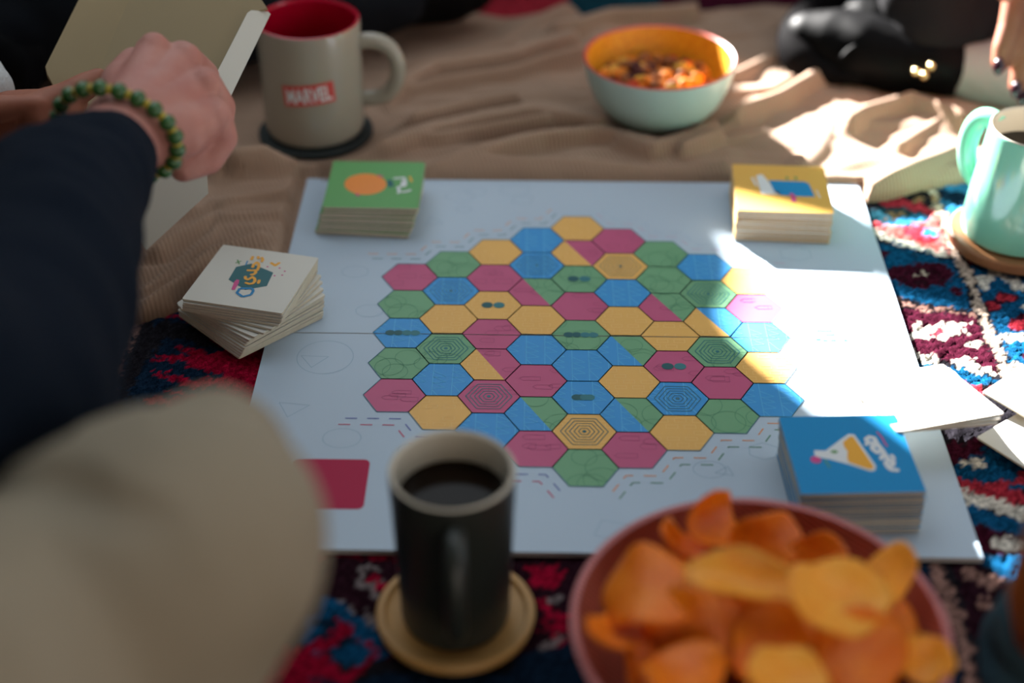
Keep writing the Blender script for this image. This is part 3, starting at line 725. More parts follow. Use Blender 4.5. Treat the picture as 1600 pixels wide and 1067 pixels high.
# blue deck
top, t = deck(24, .0310, (.1525, -.1585), (.1510, -.1590), 2, 3, MATS['deck_blue'],
    'bright blue card topmost on the front right deck, with a flask picture and white lettering', 'card stacked under the blue flask card at the front right of the board', 'cards of the blue deck', .010)
q, z = art(top, t); g = lambda x, y: q(1200+x/4.446, 620+y/4.446)
mb = MB(); fl = [(320,372), (400,375), (520,285), (560,258), (600,262), (750,480), (745,512), (715,520), (560,470), (430,435), (345,420), (325,410)]
mb.flat([g(*p) for p in fl], z); mb.build('printed_flask', MATS['print_white'], top)
mb = MB(); mb.flat([g(*p) for p in ((520,318), (565,280), (590,276), (735,485), (730,502), (700,505), (560,455), (550,420), (553,380), (530,350))], z+.0001); mb.build('printed_liquid', MATS['print_amber'], top)
mb = MB(); mb.flat([(g(332,438)[0]+.0032*math.cos(k*.7), g(332,438)[1]+.0032*math.sin(k*.7)) for k in range(9)], z+.0001)
e = lambda x, y: q(1330+x/11.86, 660+y/11.86)
mb.stroke([e(480, 185), e(560, 270), e(620, 380), e(665, 440)], .0011, z); mb.build('printed_dots', MATS['print_pink'], top, False, False)
mb = MB(); mb.flat([(g(460,383)[0]+.0022*math.cos(k*.7), g(460,383)[1]+.0015*math.sin(k*.7)) for k in range(9)], z+.0001); mb.stroke([g(395, 440), g(430, 490)], .0009, z); mb.build('printed_leaves', MATS['print_green'], top, False, False)
mb = MB(); W_ = .0030
mb.stroke([e(400, 390), e(310, 370), e(280, 310), e(340, 270), e(420, 290), e(470, 390), e(560, 500), e(640, 620), e(700, 700)], W_, z)
mb.stroke([e(560, 520), e(480, 560), e(400, 500), e(390, 450), e(450, 430)], W_, z); mb.stroke([e(600, 600), e(560, 670)], W_, z)
mb.stroke([e(690, 700), e(640, 760), e(680, 820), e(760, 800), e(780, 730), e(720, 700)], W_, z); mb.stroke([e(680, 830), e(740, 880), e(850, 890)], W_, z); mb.stroke([e(750, 620), e(790, 670)], W_*.8, z); mb.stroke([e(275, 410), e(285, 415)], W_*.8, z)
mb.build('lettering', MATS['print_white'], top, False, False)
# loose white cards leaning on the blue deck
me_l = card_mesh('loose_card', .0012, MATS['card_white'])
def frame(o, pa, pb, pc):                       # pa, pb adjacent corners, pc next corner
    ex = (pa-pb).normalized(); ey = (pc-pb); ey = (ey-ex*ey.dot(ex)).normalized(); ez = ex.cross(ey)
    if ez.z < 0: ex, ey = ey, ex; ez = ex.cross(ey)
    c = pb+(ex+ey)*CW/2
    o.matrix_world = Matrix(((ex.x, ey.x, ez.x, c.x), (ex.y, ey.y, ez.y, c.y), (ex.z, ey.z, ez.z, c.z), (0, 0, 0, 1)))
LG = 'loose white cards by the blue deck'
for k, (dz, rr, lb) in enumerate(((0, 0, 'white card lying topmost, its corner resting on the blue deck'), (-.0016, R(5), 'white card fanned out just under the topmost loose card beside the blue deck'), (-.0032, R(9), 'white card lowest in the fan of loose cards beside the blue deck'))):
    o = link('game_card', me_l); A, B, Cc = at(1455, 556, .016), at(1568, 648, .0305), at(1424, 691, .0335)
    frame(o, A, B, Cc)
    o.matrix_world = Matrix.Translation((0, 0, dz)) @ o.matrix_world @ Matrix.Rotation(-rr, 4, 'Z')
    tag(o, lb, 'card', LG)
for lb, c, rz, tl, zz_ in (('white card lying on the rug at the right edge, over another', (.3000, -.0725), 43, R(2), .006), ('white card lying on the rug half under another card at the right edge', (.2895, -.1130), 37, R(-1), .0015)):
    o = link('game_card', me_l); o.location = (c[0], c[1], zz_); o.rotation_euler = (tl, tl, R(rz)); tag(o, lb, 'card', LG)

# ================================================================== MUGS, COASTERS, BOWLS
def mug(name, label, loc, prof_out, prof_in, mats, handle, coffee_h, rz=0, tilt=None):
    t = thing(name, label, 'mug', loc, rz)
    mb = MB(); prof = prof_out+prof_in; k = len(prof_out)
    mb.lathe(prof, 72, [0]*(k-1)+[2]+[1]*(len(prof_in)-1)); mb.disc(prof_out[0][0], prof_out[0][1], 72, 0)
    mb.disc(prof_in[-1][0], prof_in[-1][1], 72, 1); mb.build('cup_body', mats, t, True)
    if handle:
        mb = MB(); mb.tube(handle['pts'], handle['r'], 14, 0, handle.get('flat', 1.0), handle.get('up', Vector((0, 1, 0)))); mb.build('handle', mats[0], t, 'all')
    if coffee_h:
        mb = MB(); r = np.interp(-coffee_h, [-p[1] for p in prof_in], [p[0] for p in prof_in]); mb.disc(float(r)-.0002, coffee_h, 64); mb.build('coffee', MATS['coffee'], t)
    return t
def bez(pts, n=24):
    o = []
    for k in range(n+1):
        t = k/n; q = [Vector(p) for p in pts]
        while len(q) > 1: q = [a.lerp(b, t) for a, b in zip(q, q[1:])]
        o.append(q[0])
    return o
# cream mug
cl = at(493, 192, .014)
mb = MB(); r = .0465; mb.lathe([(0, 0), (r-.001, 0), (r, .001), (r, .0035), (r-.001, .0045), (0, .0045)], 64); o = mb.build('coaster', MATS['cork_dark'], None, True); o.location = (cl.x, cl.y, .0046)
tag(o, 'thin black round coaster on the blanket under the cream mug', 'coaster')
r, h = .0405, .096
po = [(.034, 0), (.0385, .002), (r, .008), (r+.0003, h*.5), (r+.0007, h-.003), (r+.0002, h-.0006)]; pi_ = [(r-.0015, h), (r-.0032, h-.002), (r-.0035, h*.5), (r-.004, .012), (.028, .006)]
m1 = mug('mug', 'cream mug with a red inside and red logo on a black coaster', (cl.x, cl.y, .0095), po, pi_, [MATS['ceramic_cream'], MATS['ceramic_red'], MATS['ceramic_red']],
    {'pts': bez([(r-.003, 0, h*.80), (r+.018, 0, h*.86), (r+.040, 0, h*.80), (r+.034, 0, h*.36), (r+.022, 0, h*.26), (r-.003, 0, h*.30)], 28), 'r': .0064}, None, R(-2))
# logo on the cream mug
def wrap(me, ang0, zc, rad, tilt=0):
    for v in me.vertices:
        x, y = v.co.x*math.cos(tilt)-v.co.y*math.sin(tilt), v.co.x*math.sin(tilt)+v.co.y*math.cos(tilt)
        a = ang0+x/rad; v.co = (rad*math.cos(a), rad*math.sin(a), zc+y)
mb = MB(); n = 24; lw, lh = .0415, .0175
mb.add([(-lw/2+lw*i/n, sgn*lh/2, 0) for sgn in (-1, 1) for i in range(n+1)], [(i, i+1, n+2+i, n+1+i) for i in range(n)])
me = mb.mesh('logo_panel', MATS['logo_red']); wrap(me, R(-84), .049, r+.0009, R(5)); link('logo_panel', me, m1)
cu = bpy.data.curves.new('txt', 'FONT'); cu.body = 'MARVEL'; cu.size = .0165; cu.align_x = 'CENTER'; cu.align_y = 'CENTER'; cu.offset = .0004; cu.resolution_u = 4
to = bpy.data.objects.new('txt', cu); col.objects.link(to); dg = bpy.context.evaluated_depsgraph_get()
me = bpy.data.meshes.new_from_object(to.evaluated_get(dg)); bpy.data.objects.remove(to); bpy.data.curves.remove(cu)
bm = bmesh.new(); bm.from_mesh(me); bmesh.ops.subdivide_edges(bm, edges=[e_ for e_ in bm.edges if e_.calc_length() > .003], cuts=3); bmesh.ops.triangulate(bm, faces=bm.faces); bm.to_mesh(me); bm.free()
xs = [v.co.x for v in me.vertices]; ys = [v.co.y for v in me.vertices]; fx = .036/(max(xs)-min(xs)); fyy = .0125/(max(ys)-min(ys)); mx, my = (max(xs)+min(xs))/2, (max(ys)+min(ys))/2
for v in me.vertices: v.co.x = (v.co.x-mx)*fx; v.co.y = (v.co.y-my)*fyy
wrap(me, R(-84), .049, r+.0015, R(5)); me.materials.clear(); me.materials.append(MATS['print_white']); link('lettering', me, m1)
# dark mug in front
dl = at(712, 957, .004)
mb = MB(); rr = .0425
mb.lathe([(0, 0), (rr-.006, 0), (rr-.001, .004), (rr, .0085), (rr-.0012, .010), (rr-.0045, .0098), (rr-.0055, .0068), (rr-.008, .006), (0, .006)], 64)
o = mb.build('coaster', MATS['bamboo'], None, True); o.location = (dl.x, dl.y, -.0035); tag(o, 'round pale wooden coaster dish on the rug under the dark mug', 'coaster')
h = .101; po = [(.0235, 0), (.0275, .0015), (.0287, .006), (.0298, .04), (.0312, .08), (.0318, h-.003), (.0316, h-.001)]; pi_ = [(.0306, h), (.0290, h-.0012), (.0284, h-.006), (.0276, .06), (.0268, .02), (.024, .008)]
mug('mug', 'tall charcoal mug of black coffee with a white inside, on a wooden coaster', (dl.x, dl.y, .0027), po, pi_, [MATS['stoneware_dark'], MATS['ceramic_white'], MATS['ceramic_white']],
    {'pts': bez([(.029, 0, h*.84), (.045, 0, h*.86), (.060, 0, h*.80), (.060, 0, h*.40), (.046, 0, h*.26), (.027, 0, h*.28)], 28), 'r': .0058, 'flat': 1.25}, h-.018, R(-86))
# mint mug on the right
ml = at(1587, 360, .008)
mb = MB(); rr = .048; mb.lathe([(0, 0), (rr-.003, 0), (rr, .003), (rr, .0085), (rr-.0015, .010), (0, .010)], 64); o = mb.build('coaster', MATS['wood_warm'], None, True); o.location = (ml.x, ml.y, -.003)
tag(o, 'round reddish wooden coaster on the rug under the mint mug', 'coaster')
h = .086; po = [(.036, 0), (.0395, .002), (.0402, .006), (.0385, .03), (.0350, .065), (.0334, h-.003), (.0331, h-.001)]; pi_ = [(.0322, h), (.0308, h-.0014), (.0306, h-.006), (.034, .04), (.036, .012), (.032, .006)]
mug('mug', 'mint green tapered mug of black coffee at the right edge', (ml.x, ml.y, .0072), po, pi_, [MATS['ceramic_mint'], MATS['ceramic_white'], MATS['ceramic_white']],
    {'pts': bez([(.0327, 0, h*.86), (.046, 0, h*.95), (.062, 0, h*.80), (.058, 0, h*.42), (.050, 0, h*.26), (.037, 0, h*.30)], 28), 'r': .0066, 'flat': 1.2}, h-.020, R(128))
# aqua bowl of nuts
bl = at(1031, 150, .02); bl = at(1031, 86, .061)
bowl = thing('bowl', 'pale aqua bowl with an orange inside, full of nuts, on the blanket', 'bowl', (bl.x, bl.y, .0046))
rr, h = .0625, .056; po = [(.030, 0), (.033, .0015), (.042, .008), (.052, .020), (.058, .034), (.0615, .048), (rr, h-.001)]; pi_ = [(rr-.0012, h), (rr-.0032, h-.0015), (.0555, .034), (.049, .021), (.040, .010), (.028, .005)]
mb = MB(); mb.lathe(po+pi_, 80, [0]*(len(po)-1)+[2, 2]+[1]*(len(pi_)-2)); mb.disc(.030, 0, 80, 0); mb.disc(.028, .005, 80, 1)
mb.build('bowl_body', [MATS['enamel_aqua'], MATS['enamel_orange'], MATS['enamel_rim']], bowl, True)
kinds = [('almond', 'nut_brown', (.0085, .0055, .0045)), ('cashew', 'nut_gold', (.0080, .0055, .0050)), ('dried_berry', 'nut_red', (.0066, .0060, .0055)), ('raisin', 'nut_dark', (.0070, .0050, .0048)), ('peanut', 'nut_orange', (.0075, .0055, .0050))]
NL = {'almond': 'brown almond in the aqua bowl of mixed nuts', 'cashew': 'pale golden nut in the aqua bowl of mixed nuts', 'dried_berry': 'dark red dried berry in the aqua bowl of mixed nuts', 'raisin': 'near-black raisin in the aqua bowl of mixed nuts', 'peanut': 'orange coated peanut in the aqua bowl of mixed nuts'}
nm = {}
for nme, mt, ax in kinds:
    for s_ in range(2): mb = MB(); mb.ellipsoid((0,0,0), ax, 12, 0, None, .05, hash_ := len(nm)*3+s_); nm[(nme, s_)] = mb.mesh(nme, MATS[mt], 'all')
rnd = random.Random(11); placed = []
def put_nut(nme, x, y, zc):
    o = link(nme, nm[(nme, rnd.randint(0, 1))]); o.location = (bl.x+x, bl.y+y, .0046+zc); o.rotation_euler = (rnd.uniform(-.5, .5), rnd.uniform(-.5, .5), rnd.uniform(0, 6)); s_ = rnd.uniform(.72, 1.08); o.scale = (s_,)*3
    tag(o, NL[nme], 'nut' if nme in ('almond', 'cashew', 'peanut') else 'dried fruit', nme.replace('_', ' ')+'s in the aqua bowl')
for lay, (zc, rmax, cnt) in enumerate(((.026, .043, 60), (.033, .045, 80), (.0385, .032, 36))):
    for k in range(cnt):
        for _ in range(60):
            a, q_ = rnd.uniform(0, 6.283), rmax*math.sqrt(rnd.random()); x, y = q_*math.cos(a), q_*math.sin(a)
            if all((x-p[0])**2+(y-p[1])**2 > .0066**2 or p[2] != lay for p in placed): break
        else: continue
        placed.append((x, y, lay)); put_nut(rnd.choices(['almond', 'cashew', 'dried_berry', 'raisin', 'peanut'], (6, 4, 1.0, 2.2, 3))[0], x, y, zc+rnd.uniform(-.002, .003)-.004*(q_/rmax)**2*0)
# big bowl of crisps
cb = at(1187, 971, .062)
bowl = thing('bowl', 'large brick red woven-look bowl with a pink rim, heaped with orange crisps', 'bowl', (cb.x, cb.y, -.004))
rr, h = .0905, .066; po = [(.045, 0), (.050, .002), (.066, .014), (.079, .034), (.088, .056), (rr, h-.001)]; pi_ = [(rr-.001, h), (rr-.0035, h-.001), (.0845, .055), (.075, .034), (.062, .015), (.043, .005)]
mb = MB(); mb.lathe(po+pi_, 96, [0]*(len(po)-1)+[0, 0]+[1]*(len(pi_)-2)); mb.disc(.045, 0, 96, 0); mb.disc(.043, .005, 96, 1)
mb.build('bowl_body', [MATS['weave_pink'], MATS['weave_inside']], bowl, True)
for mname in ('weave_pink', 'weave_inside'):
    nt = MATS[mname].node_tree; tcn = nt.nodes.new('ShaderNodeTexCoord'); wv = nt.nodes.new('ShaderNodeTexWave'); wv.inputs['Scale'].default_value = 170; wv.inputs['Distortion'].default_value = 1.2; wv.bands_direction = 'DIAGONAL'
    nt.links.new(tcn.outputs['Object'], wv.inputs['Vector']); mx_ = nt.nodes.new('ShaderNodeMix'); mx_.data_type = 'RGBA'
    c0 = nt.nodes['Principled BSDF'].inputs['Base Color'].default_value
    mx_.inputs['A'].default_value = (c0[0]*.75, c0[1]*.7, c0[2]*.7, 1); mx_.inputs['B'].default_value = (min(1, c0[0]*1.3), c0[1]*1.5+.01, c0[2]*1.5+.01, 1)
    nt.links.new(wv.outputs['Fac'], mx_.inputs['Factor']); nt.links.new(mx_.outputs['Result'], nt.nodes['Principled BSDF'].inputs['Base Color'])
    bp = nt.nodes.new('ShaderNodeBump'); bp.inputs['Strength'].default_value = .4; bp.inputs['Distance'].default_value = .001; nt.links.new(wv.outputs['Fac'], bp.inputs['Height']); nt.links.new(bp.outputs['Normal'], nt.nodes['Principled BSDF'].inputs['Normal'])
def crisp_mesh(seed, ra, rb, c1, c2, fold=0, m='crisp'):
    rnd = random.Random(seed); ph = [rnd.uniform(0, 6) for _ in range(4)]; vs, fs = [], []; nr, na = 8, 32; th = .0011
    for side in (1, -1):
        for i in range(nr+1):
            f = i/nr
            for k in range(na):
                a = 2*math.pi*k/na; e_ = 1+.06*math.sin(2*a+ph[0])+.04*math.sin(5*a+ph[1])
                x, y = ra*f*e_*math.cos(a), rb*f*e_*math.sin(a)
                z = c1*(x/ra)**2+c2*(y/rb)**2+.002*math.sin(x*170+ph[2])*math.sin(y*150+ph[3])*f
                if fold: t = y/rb*fold; ry = rb/max(fold, .01); y, z = ry*math.sin(t), z+ry*(1-math.cos(t))
                vs.append((x, y, z+side*th/2))
    N = (nr+1)*na
    for i in range(nr):
        for k in range(na):
            q_ = (k+1) % na; a, b, c, d = i*na+k, i*na+q_, (i+1)*na+q_, (i+1)*na+k
            fs.append((a, d, c, b)); fs.append((N+a, N+b, N+c, N+d))
    for k in range(na):
        q_ = (k+1) % na; fs.append((nr*na+k, N+nr*na+k, N+nr*na+q_, nr*na+q_))
    mb = MB(); mb.add(vs, fs); return mb.mesh('crisp', MATS[m], 'all')
CG = 'orange crisps in the red bowl'
def crisp(px, py, z, ra, rb, c1, c2, rot, fold=0, m='crisp', seed=0, label=None):
    p = at(px, py, z); o = link('crisp', crisp_mesh(seed+px, ra, rb, c1, c2, fold, m)); o.location = p; o.rotation_euler = tuple(R(a) for a in rot)
    tag(o, label or 'orange curled crisp heaped in the red bowl', 'crisp', CG)
# (pixel, height, radii, curvature, rotation)
crisp(1108, 822, .066, .017, .022, .002, .004, (40, 20, 40), 1.5, 'crisp', 0, 'tall rolled crisp standing at the back left of the heap')
crisp(1200, 846, .068, .019, .016, -.004, .003, (55, 5, 12), 0, 'crisp', 1, 'upright round crisp at the back centre of the heap')
crisp(1280, 872, .060, .014, .013, .004, .003, (40, -10, -15), 0, 'crisp', 2, 'small crisp at the back right of the heap beside the bare bowl wall')
crisp(1005, 915, .082, .024, .024, -.010, -.006, (12, -22, -12), .6, 'crisp', 3, 'broad crisp bending down at the left of the heap')
crisp(1160, 908, .086, .028, .014, -.003, .009, (14, 6, -8), 0, 'crisp_pale', 4, 'pale flat crisp lying across the middle of the heap')
crisp(1300, 940, .088, .026, .022, .007, .004, (14, 14, 20), 0, 'crisp_pale', 5, 'large pale orange crisp on top at the right of the heap')
crisp(1385, 900, .072, .018, .012, .002, -.003, (15, -35, 35), 0, 'crisp_pale', 6, 'crisp whose pointed end stands up at the right of the heap')
crisp(962, 1000, .068, .020, .015, .004, .006, (5, 28, 60), 0, 'crisp', 7, 'crisp against the left wall of the red bowl')
crisp(1090, 985, .074, .024, .022, -.006, -.007, (60, 10, -15), .5, 'crisp', 8, 'dark orange crisp curving down under the pale flat crisp in the red bowl')
crisp(1205, 1005, .070, .020, .020, .006, -.005, (62, -25, 10), 0, 'crisp', 9, 'steeply tilted dark crisp at the centre of the red bowl')
crisp(1350, 1020, .074, .024, .020, -.006, -.006, (50, 25, -10), .5, 'crisp', 10, 'deep orange crisp below the large pale one at the right of the heap')
crisp(1448, 1035, .058, .012, .014, .004, .004, (20, -25, 25), .8, 'crisp_pale', 11, 'small crisp against the right wall of the red bowl')
crisp(1225, 1062, .084, .018, .016, .005, .005, (10, 12, 0), 0, 'crisp_pale', 12, 'pale crisp at the near centre of the heap')
crisp(1065, 1060, .076, .022, .018, .006, -.006, (15, 10, 40), 0, 'crisp', 13, 'crisp at the near left of the heap below the broad bent one')
crisp(1385, 965, .064, .018, .018, .005, .006, (50, 25, 60), 0, 'crisp', 14, 'steep crisp tucked behind the large pale one at the right')
crisp(1062, 868, .062, .015, .017, .007, .003, (10, 30, 50), .8, 'crisp', 15, 'small curled crisp left of the tall rolled crisp')
rnd = random.Random(5); cms = [crisp_mesh(900+k, .024, .021, rnd.uniform(-.006, .006), rnd.uniform(-.006, .006), 0, 'crisp') for k in range(5)]
for k in range(26):
    a, q_ = rnd.uniform(0, 6.28), .050*math.sqrt(rnd.random()); o = link('crisp', cms[k % 5]); o.location = (cb.x+q_*math.cos(a), cb.y+q_*math.sin(a), .030+.022*(1-(q_/.065)**2)+rnd.uniform(-.004, .004)); o.rotation_euler = (rnd.uniform(-.8, .8), rnd.uniform(-.8, .8), rnd.uniform(0, 6))
    tag(o, 'orange curled crisp heaped in the red bowl', 'crisp', CG)

# ================================================================== PEOPLE
def nz3(co, s, seed): return vnoise(co[:, 0]+co[:, 2]*.7, co[:, 1]-co[:, 2]*.6, s, seed)-.5
# --- person at the near left: navy sweater, cream trousers, right hand on the box
pl = thing('person', 'person in a navy sweater and cream trousers reaching over with a green bead bracelet', 'person', (-.45, -.70, 0))
W = pt(196, 200, .865)
kn = {'i': pt(238, 84, .915), 'm': pt(284, 92, .925), 'r': pt(318, 132, .915), 'p': pt(333, 180, .90)}
caps = [[(pt(110, 330, .79), .027), (pt(165, 245, .845), .0245), (W, .0230)],
        [(W, .0225), (pt(222, 140, .895), .0165), (kn['i'], .0110)], [(W, .0225), (pt(250, 145, .897), .0165), (kn['m'], .0110)],
        [(W, .0225), (pt(270, 170, .890), .0165), (kn['r'], .0110)], [(pt(200, 215, .865), .0220), (pt(275, 205, .88), .0175), (kn['p'], .0110)], [(pt(225, 160, .900), .020), (pt(285, 195, .897), .020)],
        [(pt(240, 74, .912), .0092), (pt(244, 78, .916), .0092)], [(pt(291, 90, .918), .0092), (pt(292, 94, .922), .0092)], [(pt(322, 131, .902), .0090), (pt(323, 133, .906), .0090)], [(pt(336, 182, .894), .0088), (pt(337, 184, .898), .0088)],
        [(kn['i'], .0112), (pt(262, 100, .955), .0098), (pt(272, 150, .962), .0088), (pt(258, 175, .950), .0080)],
        [(kn['m'], .0112), (pt(318, 118, .958), .0098), (pt(322, 170, .962), .0090), (pt(300, 195, .948), .0080)],
        [(kn['r'], .0110), (pt(344, 168, .938), .0096), (pt(338, 215, .940), .0088), (pt(305, 230, .925), .0080)],
        [(kn['p'], .0112), (pt(347, 216, .910), .0094), (pt(326, 250, .908), .0086), (pt(286, 264, .899), .0078)],
        [(pt(205, 180, .875), .018), (pt(190, 130, .905), .0125), (pt(210, 100, .945), .0105), (pt(235, 110, .965), .0085)]]
blob('body', caps, .0017, 3, MATS['skin_light'], pl)
# sweater: sleeve, shoulder and trunk as one garment
shl = Vector((-.47, -.66, .50))
caps = [[(pt(168, 246, .842), .0285), (pt(150, 262, .83), .0345), (pt(95, 325, .785), .044), (pt(62, 410, .735), .047), (pt(0, 540, .672), .056), (pt(-70, 655, .62), .063)],
        [(pt(-70, 655, .62), .063), (shl, .085)], [(shl, .085), (Vector((-.62, -.80, .50)), .10)], [(Vector((-.64, -.80, .46)), .15), (Vector((-.66, -.84, .16)), .16)]]
blob('sweater', caps, .005, 8, MATS['sweater_navy'], pl, lambda co: .006*nz3(co, .035, 31)+.003*nz3(co, .012, 32))
knee = pt(290, 850, .56)
caps = [[(knee, .054), (pt(115, 945, .56), .056), (pt(-80, 1085, .53), .066), (Vector((-.55, -.83, .14)), .10)], [(knee, .053), (pt(200, 1000, .575), .053), (pt(60, 1150, .62), .05), (Vector((-.40, -.33, .045)), .036)],
        [(Vector((-.50, -.84, .14)), .11), (Vector((-.74, -.84, .14)), .11)], [(Vector((-.72, -.82, .13)), .09), (Vector((-.85, -.45, .13)), .065), (Vector((-.55, -.38, .05)), .04)], [(pt(265, 690, .60), .022), (pt(335, 725, .588), .030), (pt(390, 790, .575), .026), (knee, .05)], [(pt(150, 740, .60), .022), (pt(330, 700, .59), .026)]]
def folds(co):
    d = co-np.array(knee); s_ = d@np.array(UP); u_ = d@np.array(RT)
    return -.0075*np.clip(np.sin(s_*150+u_*30+3*nz3(co, .05, 33)), 0, 1)*np.exp(-((s_-.034)/.022)**2)*np.clip((.02-u_)/.04, 0, 1)+.007*nz3(co, .05, 34)+.0025*nz3(co, .018, 35)
blob('trousers', caps, .004, 8, MATS['trouser_cream'], pl, folds)
# bracelet of green beads around the wrist
ax = (pt(165, 245, .845)-pt(228, 150, .89)).normalized(); bc = pt(184, 208, .862); e1 = ax.cross(FW).normalized(); e2 = ax.cross(e1)
br = bpy.data.objects.new('bracelet', None); col.objects.link(br); br.empty_display_size = .02; keep(br, pl)
bmesh_g = MB(); bmesh_g.ellipsoid((0,0,0), (.0050, .0050, .0046), 12); bg = bmesh_g.mesh('bead', MATS['bead_green'], 'all')
bmesh_y = MB(); bmesh_y.ellipsoid((0,0,0), (.0030, .0030, .0022), 10); by_m = bmesh_y.mesh('bead_small', MATS['bead_yellow'], 'all')
NB = 20
for k in range(NB*2):
    a = math.pi*k/NB; p = bc+(e1*math.cos(a)*.0345+e2*math.sin(a)*.0285)
    o = link('bead', by_m if k % 2 else bg); o.parent = br; o.location = p
    tg = (-e1*math.sin(a)+e2*math.cos(a)).normalized(); o.rotation_euler = tg.to_track_quat('Z', 'Y').to_euler()
# --- carton held in the hand
box = thing('carton', 'open cream cardboard card box held up in the hand at the back left', 'box', pt(228, 388, 1.10))
def onplane(pl3, pxs):
    a, b, c = (pt(*p) for p in pl3); n = (b-a).cross(c-a); o_ = []
    for u, v in pxs:
        d = ray(u, v); o_.append(CPOS+d*((a-CPOS).dot(n)/d.dot(n)))
    return o_
def panel(name, m, pts, th=.0018):
    pts = [Vector(p) for p in pts]; n = (pts[1]-pts[0]).cross(pts[2]-pts[0]).normalized()*th/2; k = len(pts); mb = MB()
    mb.add([p-n for p in pts]+[p+n for p in pts], [tuple(reversed(range(k))), tuple(range(k, 2*k))]+[(i, (i+1) % k, k+(i+1) % k, k+i) for i in range(k)])
    return keep(mb.build(name, m, None), box)
AX, BX_ = (206, -10, 1.09), (152, 120, 1.05)
panel('back_panel', MATS['carton_inside'], onplane((AX, BX_, (398, -8, 1.06)), [(206, -10), (398, -8), (410, 2), (418, 14), (391, 22), (326, 160), (300, 180), (130, 175)]))
panel('side_panel', MATS['carton_inside'], onplane((AX, BX_, (72, 110, 1.035)), [(128, -10), (206, -10), (136, 160), (110, 152), (96, 147), (84, 136), (74, 118), (71, 104)]))
panel('tuck_flap', MATS['carton_white'], onplane(((386, 20, 1.045), (421, 20, 1.054), (325, 160, 1.005)), [(386, 21), (392, 17), (418, 19), (422, 23), (352, 168), (325, 160), (322, 146)]))
panel('front_panel', MATS['carton_white'], onplane(((322, 250, 1.035), (325, 301, 1.05), (228, 390, 1.06)), [(205, 150), (316, 150), (322, 250), (325, 301), (228, 390), (205, 360)]))
# --- person at the left edge with a white sleeve, hand steadying the box
pw = thing('person', 'person in a white sleeve at the left edge whose hand steadies the cream box', 'person', (-.62, .05, 0))
caps = [[(pt(-150, 205, 1.06), .024), (pt(-30, 196, 1.03), .0215), (pt(50, 186, 1.02), .020), (pt(95, 175, 1.015), .016)], [(pt(-10, 210, 1.03), .022), (pt(90, 205, 1.03), .018)],
        [(pt(60, 176, 1.01), .0150), (pt(105, 152, 1.012), .0105), (pt(138, 132, 1.018), .0090), (pt(154, 122, 1.02), .0070)], [(pt(-20, 172, 1.0), .010), (pt(55, 164, 1.0), .0065), (pt(64, 162, 1.0), .005)]]
for k, (u, v) in enumerate(((165, 176), (172, 196), (168, 214), (150, 230))):
    caps.append([(pt(90, 178+12*k, 1.025), .0105), (pt(135, (178+12*k+v)/2-4, 1.045), .0092), (pt(u, v, 1.05), .0075)])
blob('body', caps, .002, 4, MATS['skin_tan'], pw)
blob('sleeve', [[(pt(-38, 148, 1.03), .0255), (pt(-80, 120, 1.06), .036), (pt(-260, 60, 1.10), .045), (Vector((-.80, .15, .42)), .07)]], .003, 6, MATS['sleeve_white'], pw, lambda co: .004*nz3(co, .02, 41))
# --- person at the back left: dark jeans and black shoes
pb = thing('person', 'person in dark jeans and black shoes sitting on the blanket at the back', 'person', (-.35, .80, 0))
caps = [[(Vector((-.33, .86, .13)), .12), (Vector((-.50, .86, .13)), .12)], [(Vector((-.50, .85, .12)), .10), (Vector((-.62, .52, .13)), .075), (Vector((-.40, .375, .070)), .056), (Vector((-.29, .395, .066)), .052), (Vector((-.17, .468, .054)), .044)],
        [(Vector((-.33, .84, .12)), .10), (Vector((-.10, .64, .14)), .075), (Vector((-.38, .56, .07)), .05), (Vector((-.47, .43, .06)), .05)], [(Vector((-.46, .375, .055)), .045), (Vector((-.36, .375, .055)), .045), (Vector((-.28, .410, .06)), .047)]]
blob('jeans', caps, .005, 8, MATS['denim_black'], pb, lambda co: .008*nz3(co, .05, 51)+.003*nz3(co, .02, 52))
def shoe_caps(a, b, up_): 
    a, b = Vector(a), Vector(b); return [[(a, .040), (a.lerp(b, .45), .036), (a.lerp(b, .8), .034), (b, .026)], [(a, .040), (a+Vector(up_)*.05, .040)]]
blob('shoe', shoe_caps((-.19, .474, .050), (-.096, .498, .042), (-.6, 0, .5)), .0035, 6, MATS['leather_black'], pb)
blob('shoe', shoe_caps((-.50, .40, .045), (-.470, .345, .034), (0, .6, .5)), .0035, 6, MATS['leather_black'], pb)
mb = MB()
for k in range(3): mb.tube([pt(36+10*k+9*t-2*t*t, 150-26*t, 1.26) for t in (0, 1, 2, 3)], .0016, 8)
keep(mb.build('shoe_strap', MATS['sole_black'], None, 'all'), pb)
# --- person at the back right: leather shoe, grey sock, black trousers, dark nails
pr = thing('person', 'person at the back right in black trousers, leather shoe and grey sock, with dark nails', 'person', (.55, .62, 0))
toe, mid, ank = pt(1268, 62, 1.365), pt(1350, 84, 1.345), pt(1452, 100, 1.325)
blob('shoe', [[(toe, .026), (pt(1310, 70, 1.355), .031), (mid, .034), (pt(1405, 96, 1.335), .030), (ank, .026), (pt(1478, 106, 1.325), .0265)], [(pt(1360, 55, 1.37), .036), (pt(1450, 60, 1.36), .034)], [(pt(1262, 60, 1.37), .022), (pt(1330, 98, 1.345), .021), (pt(1400, 112, 1.335), .020)]], .0025, 5, MATS['leather_black'], pr, lambda co: .002*nz3(co, .02, 61))
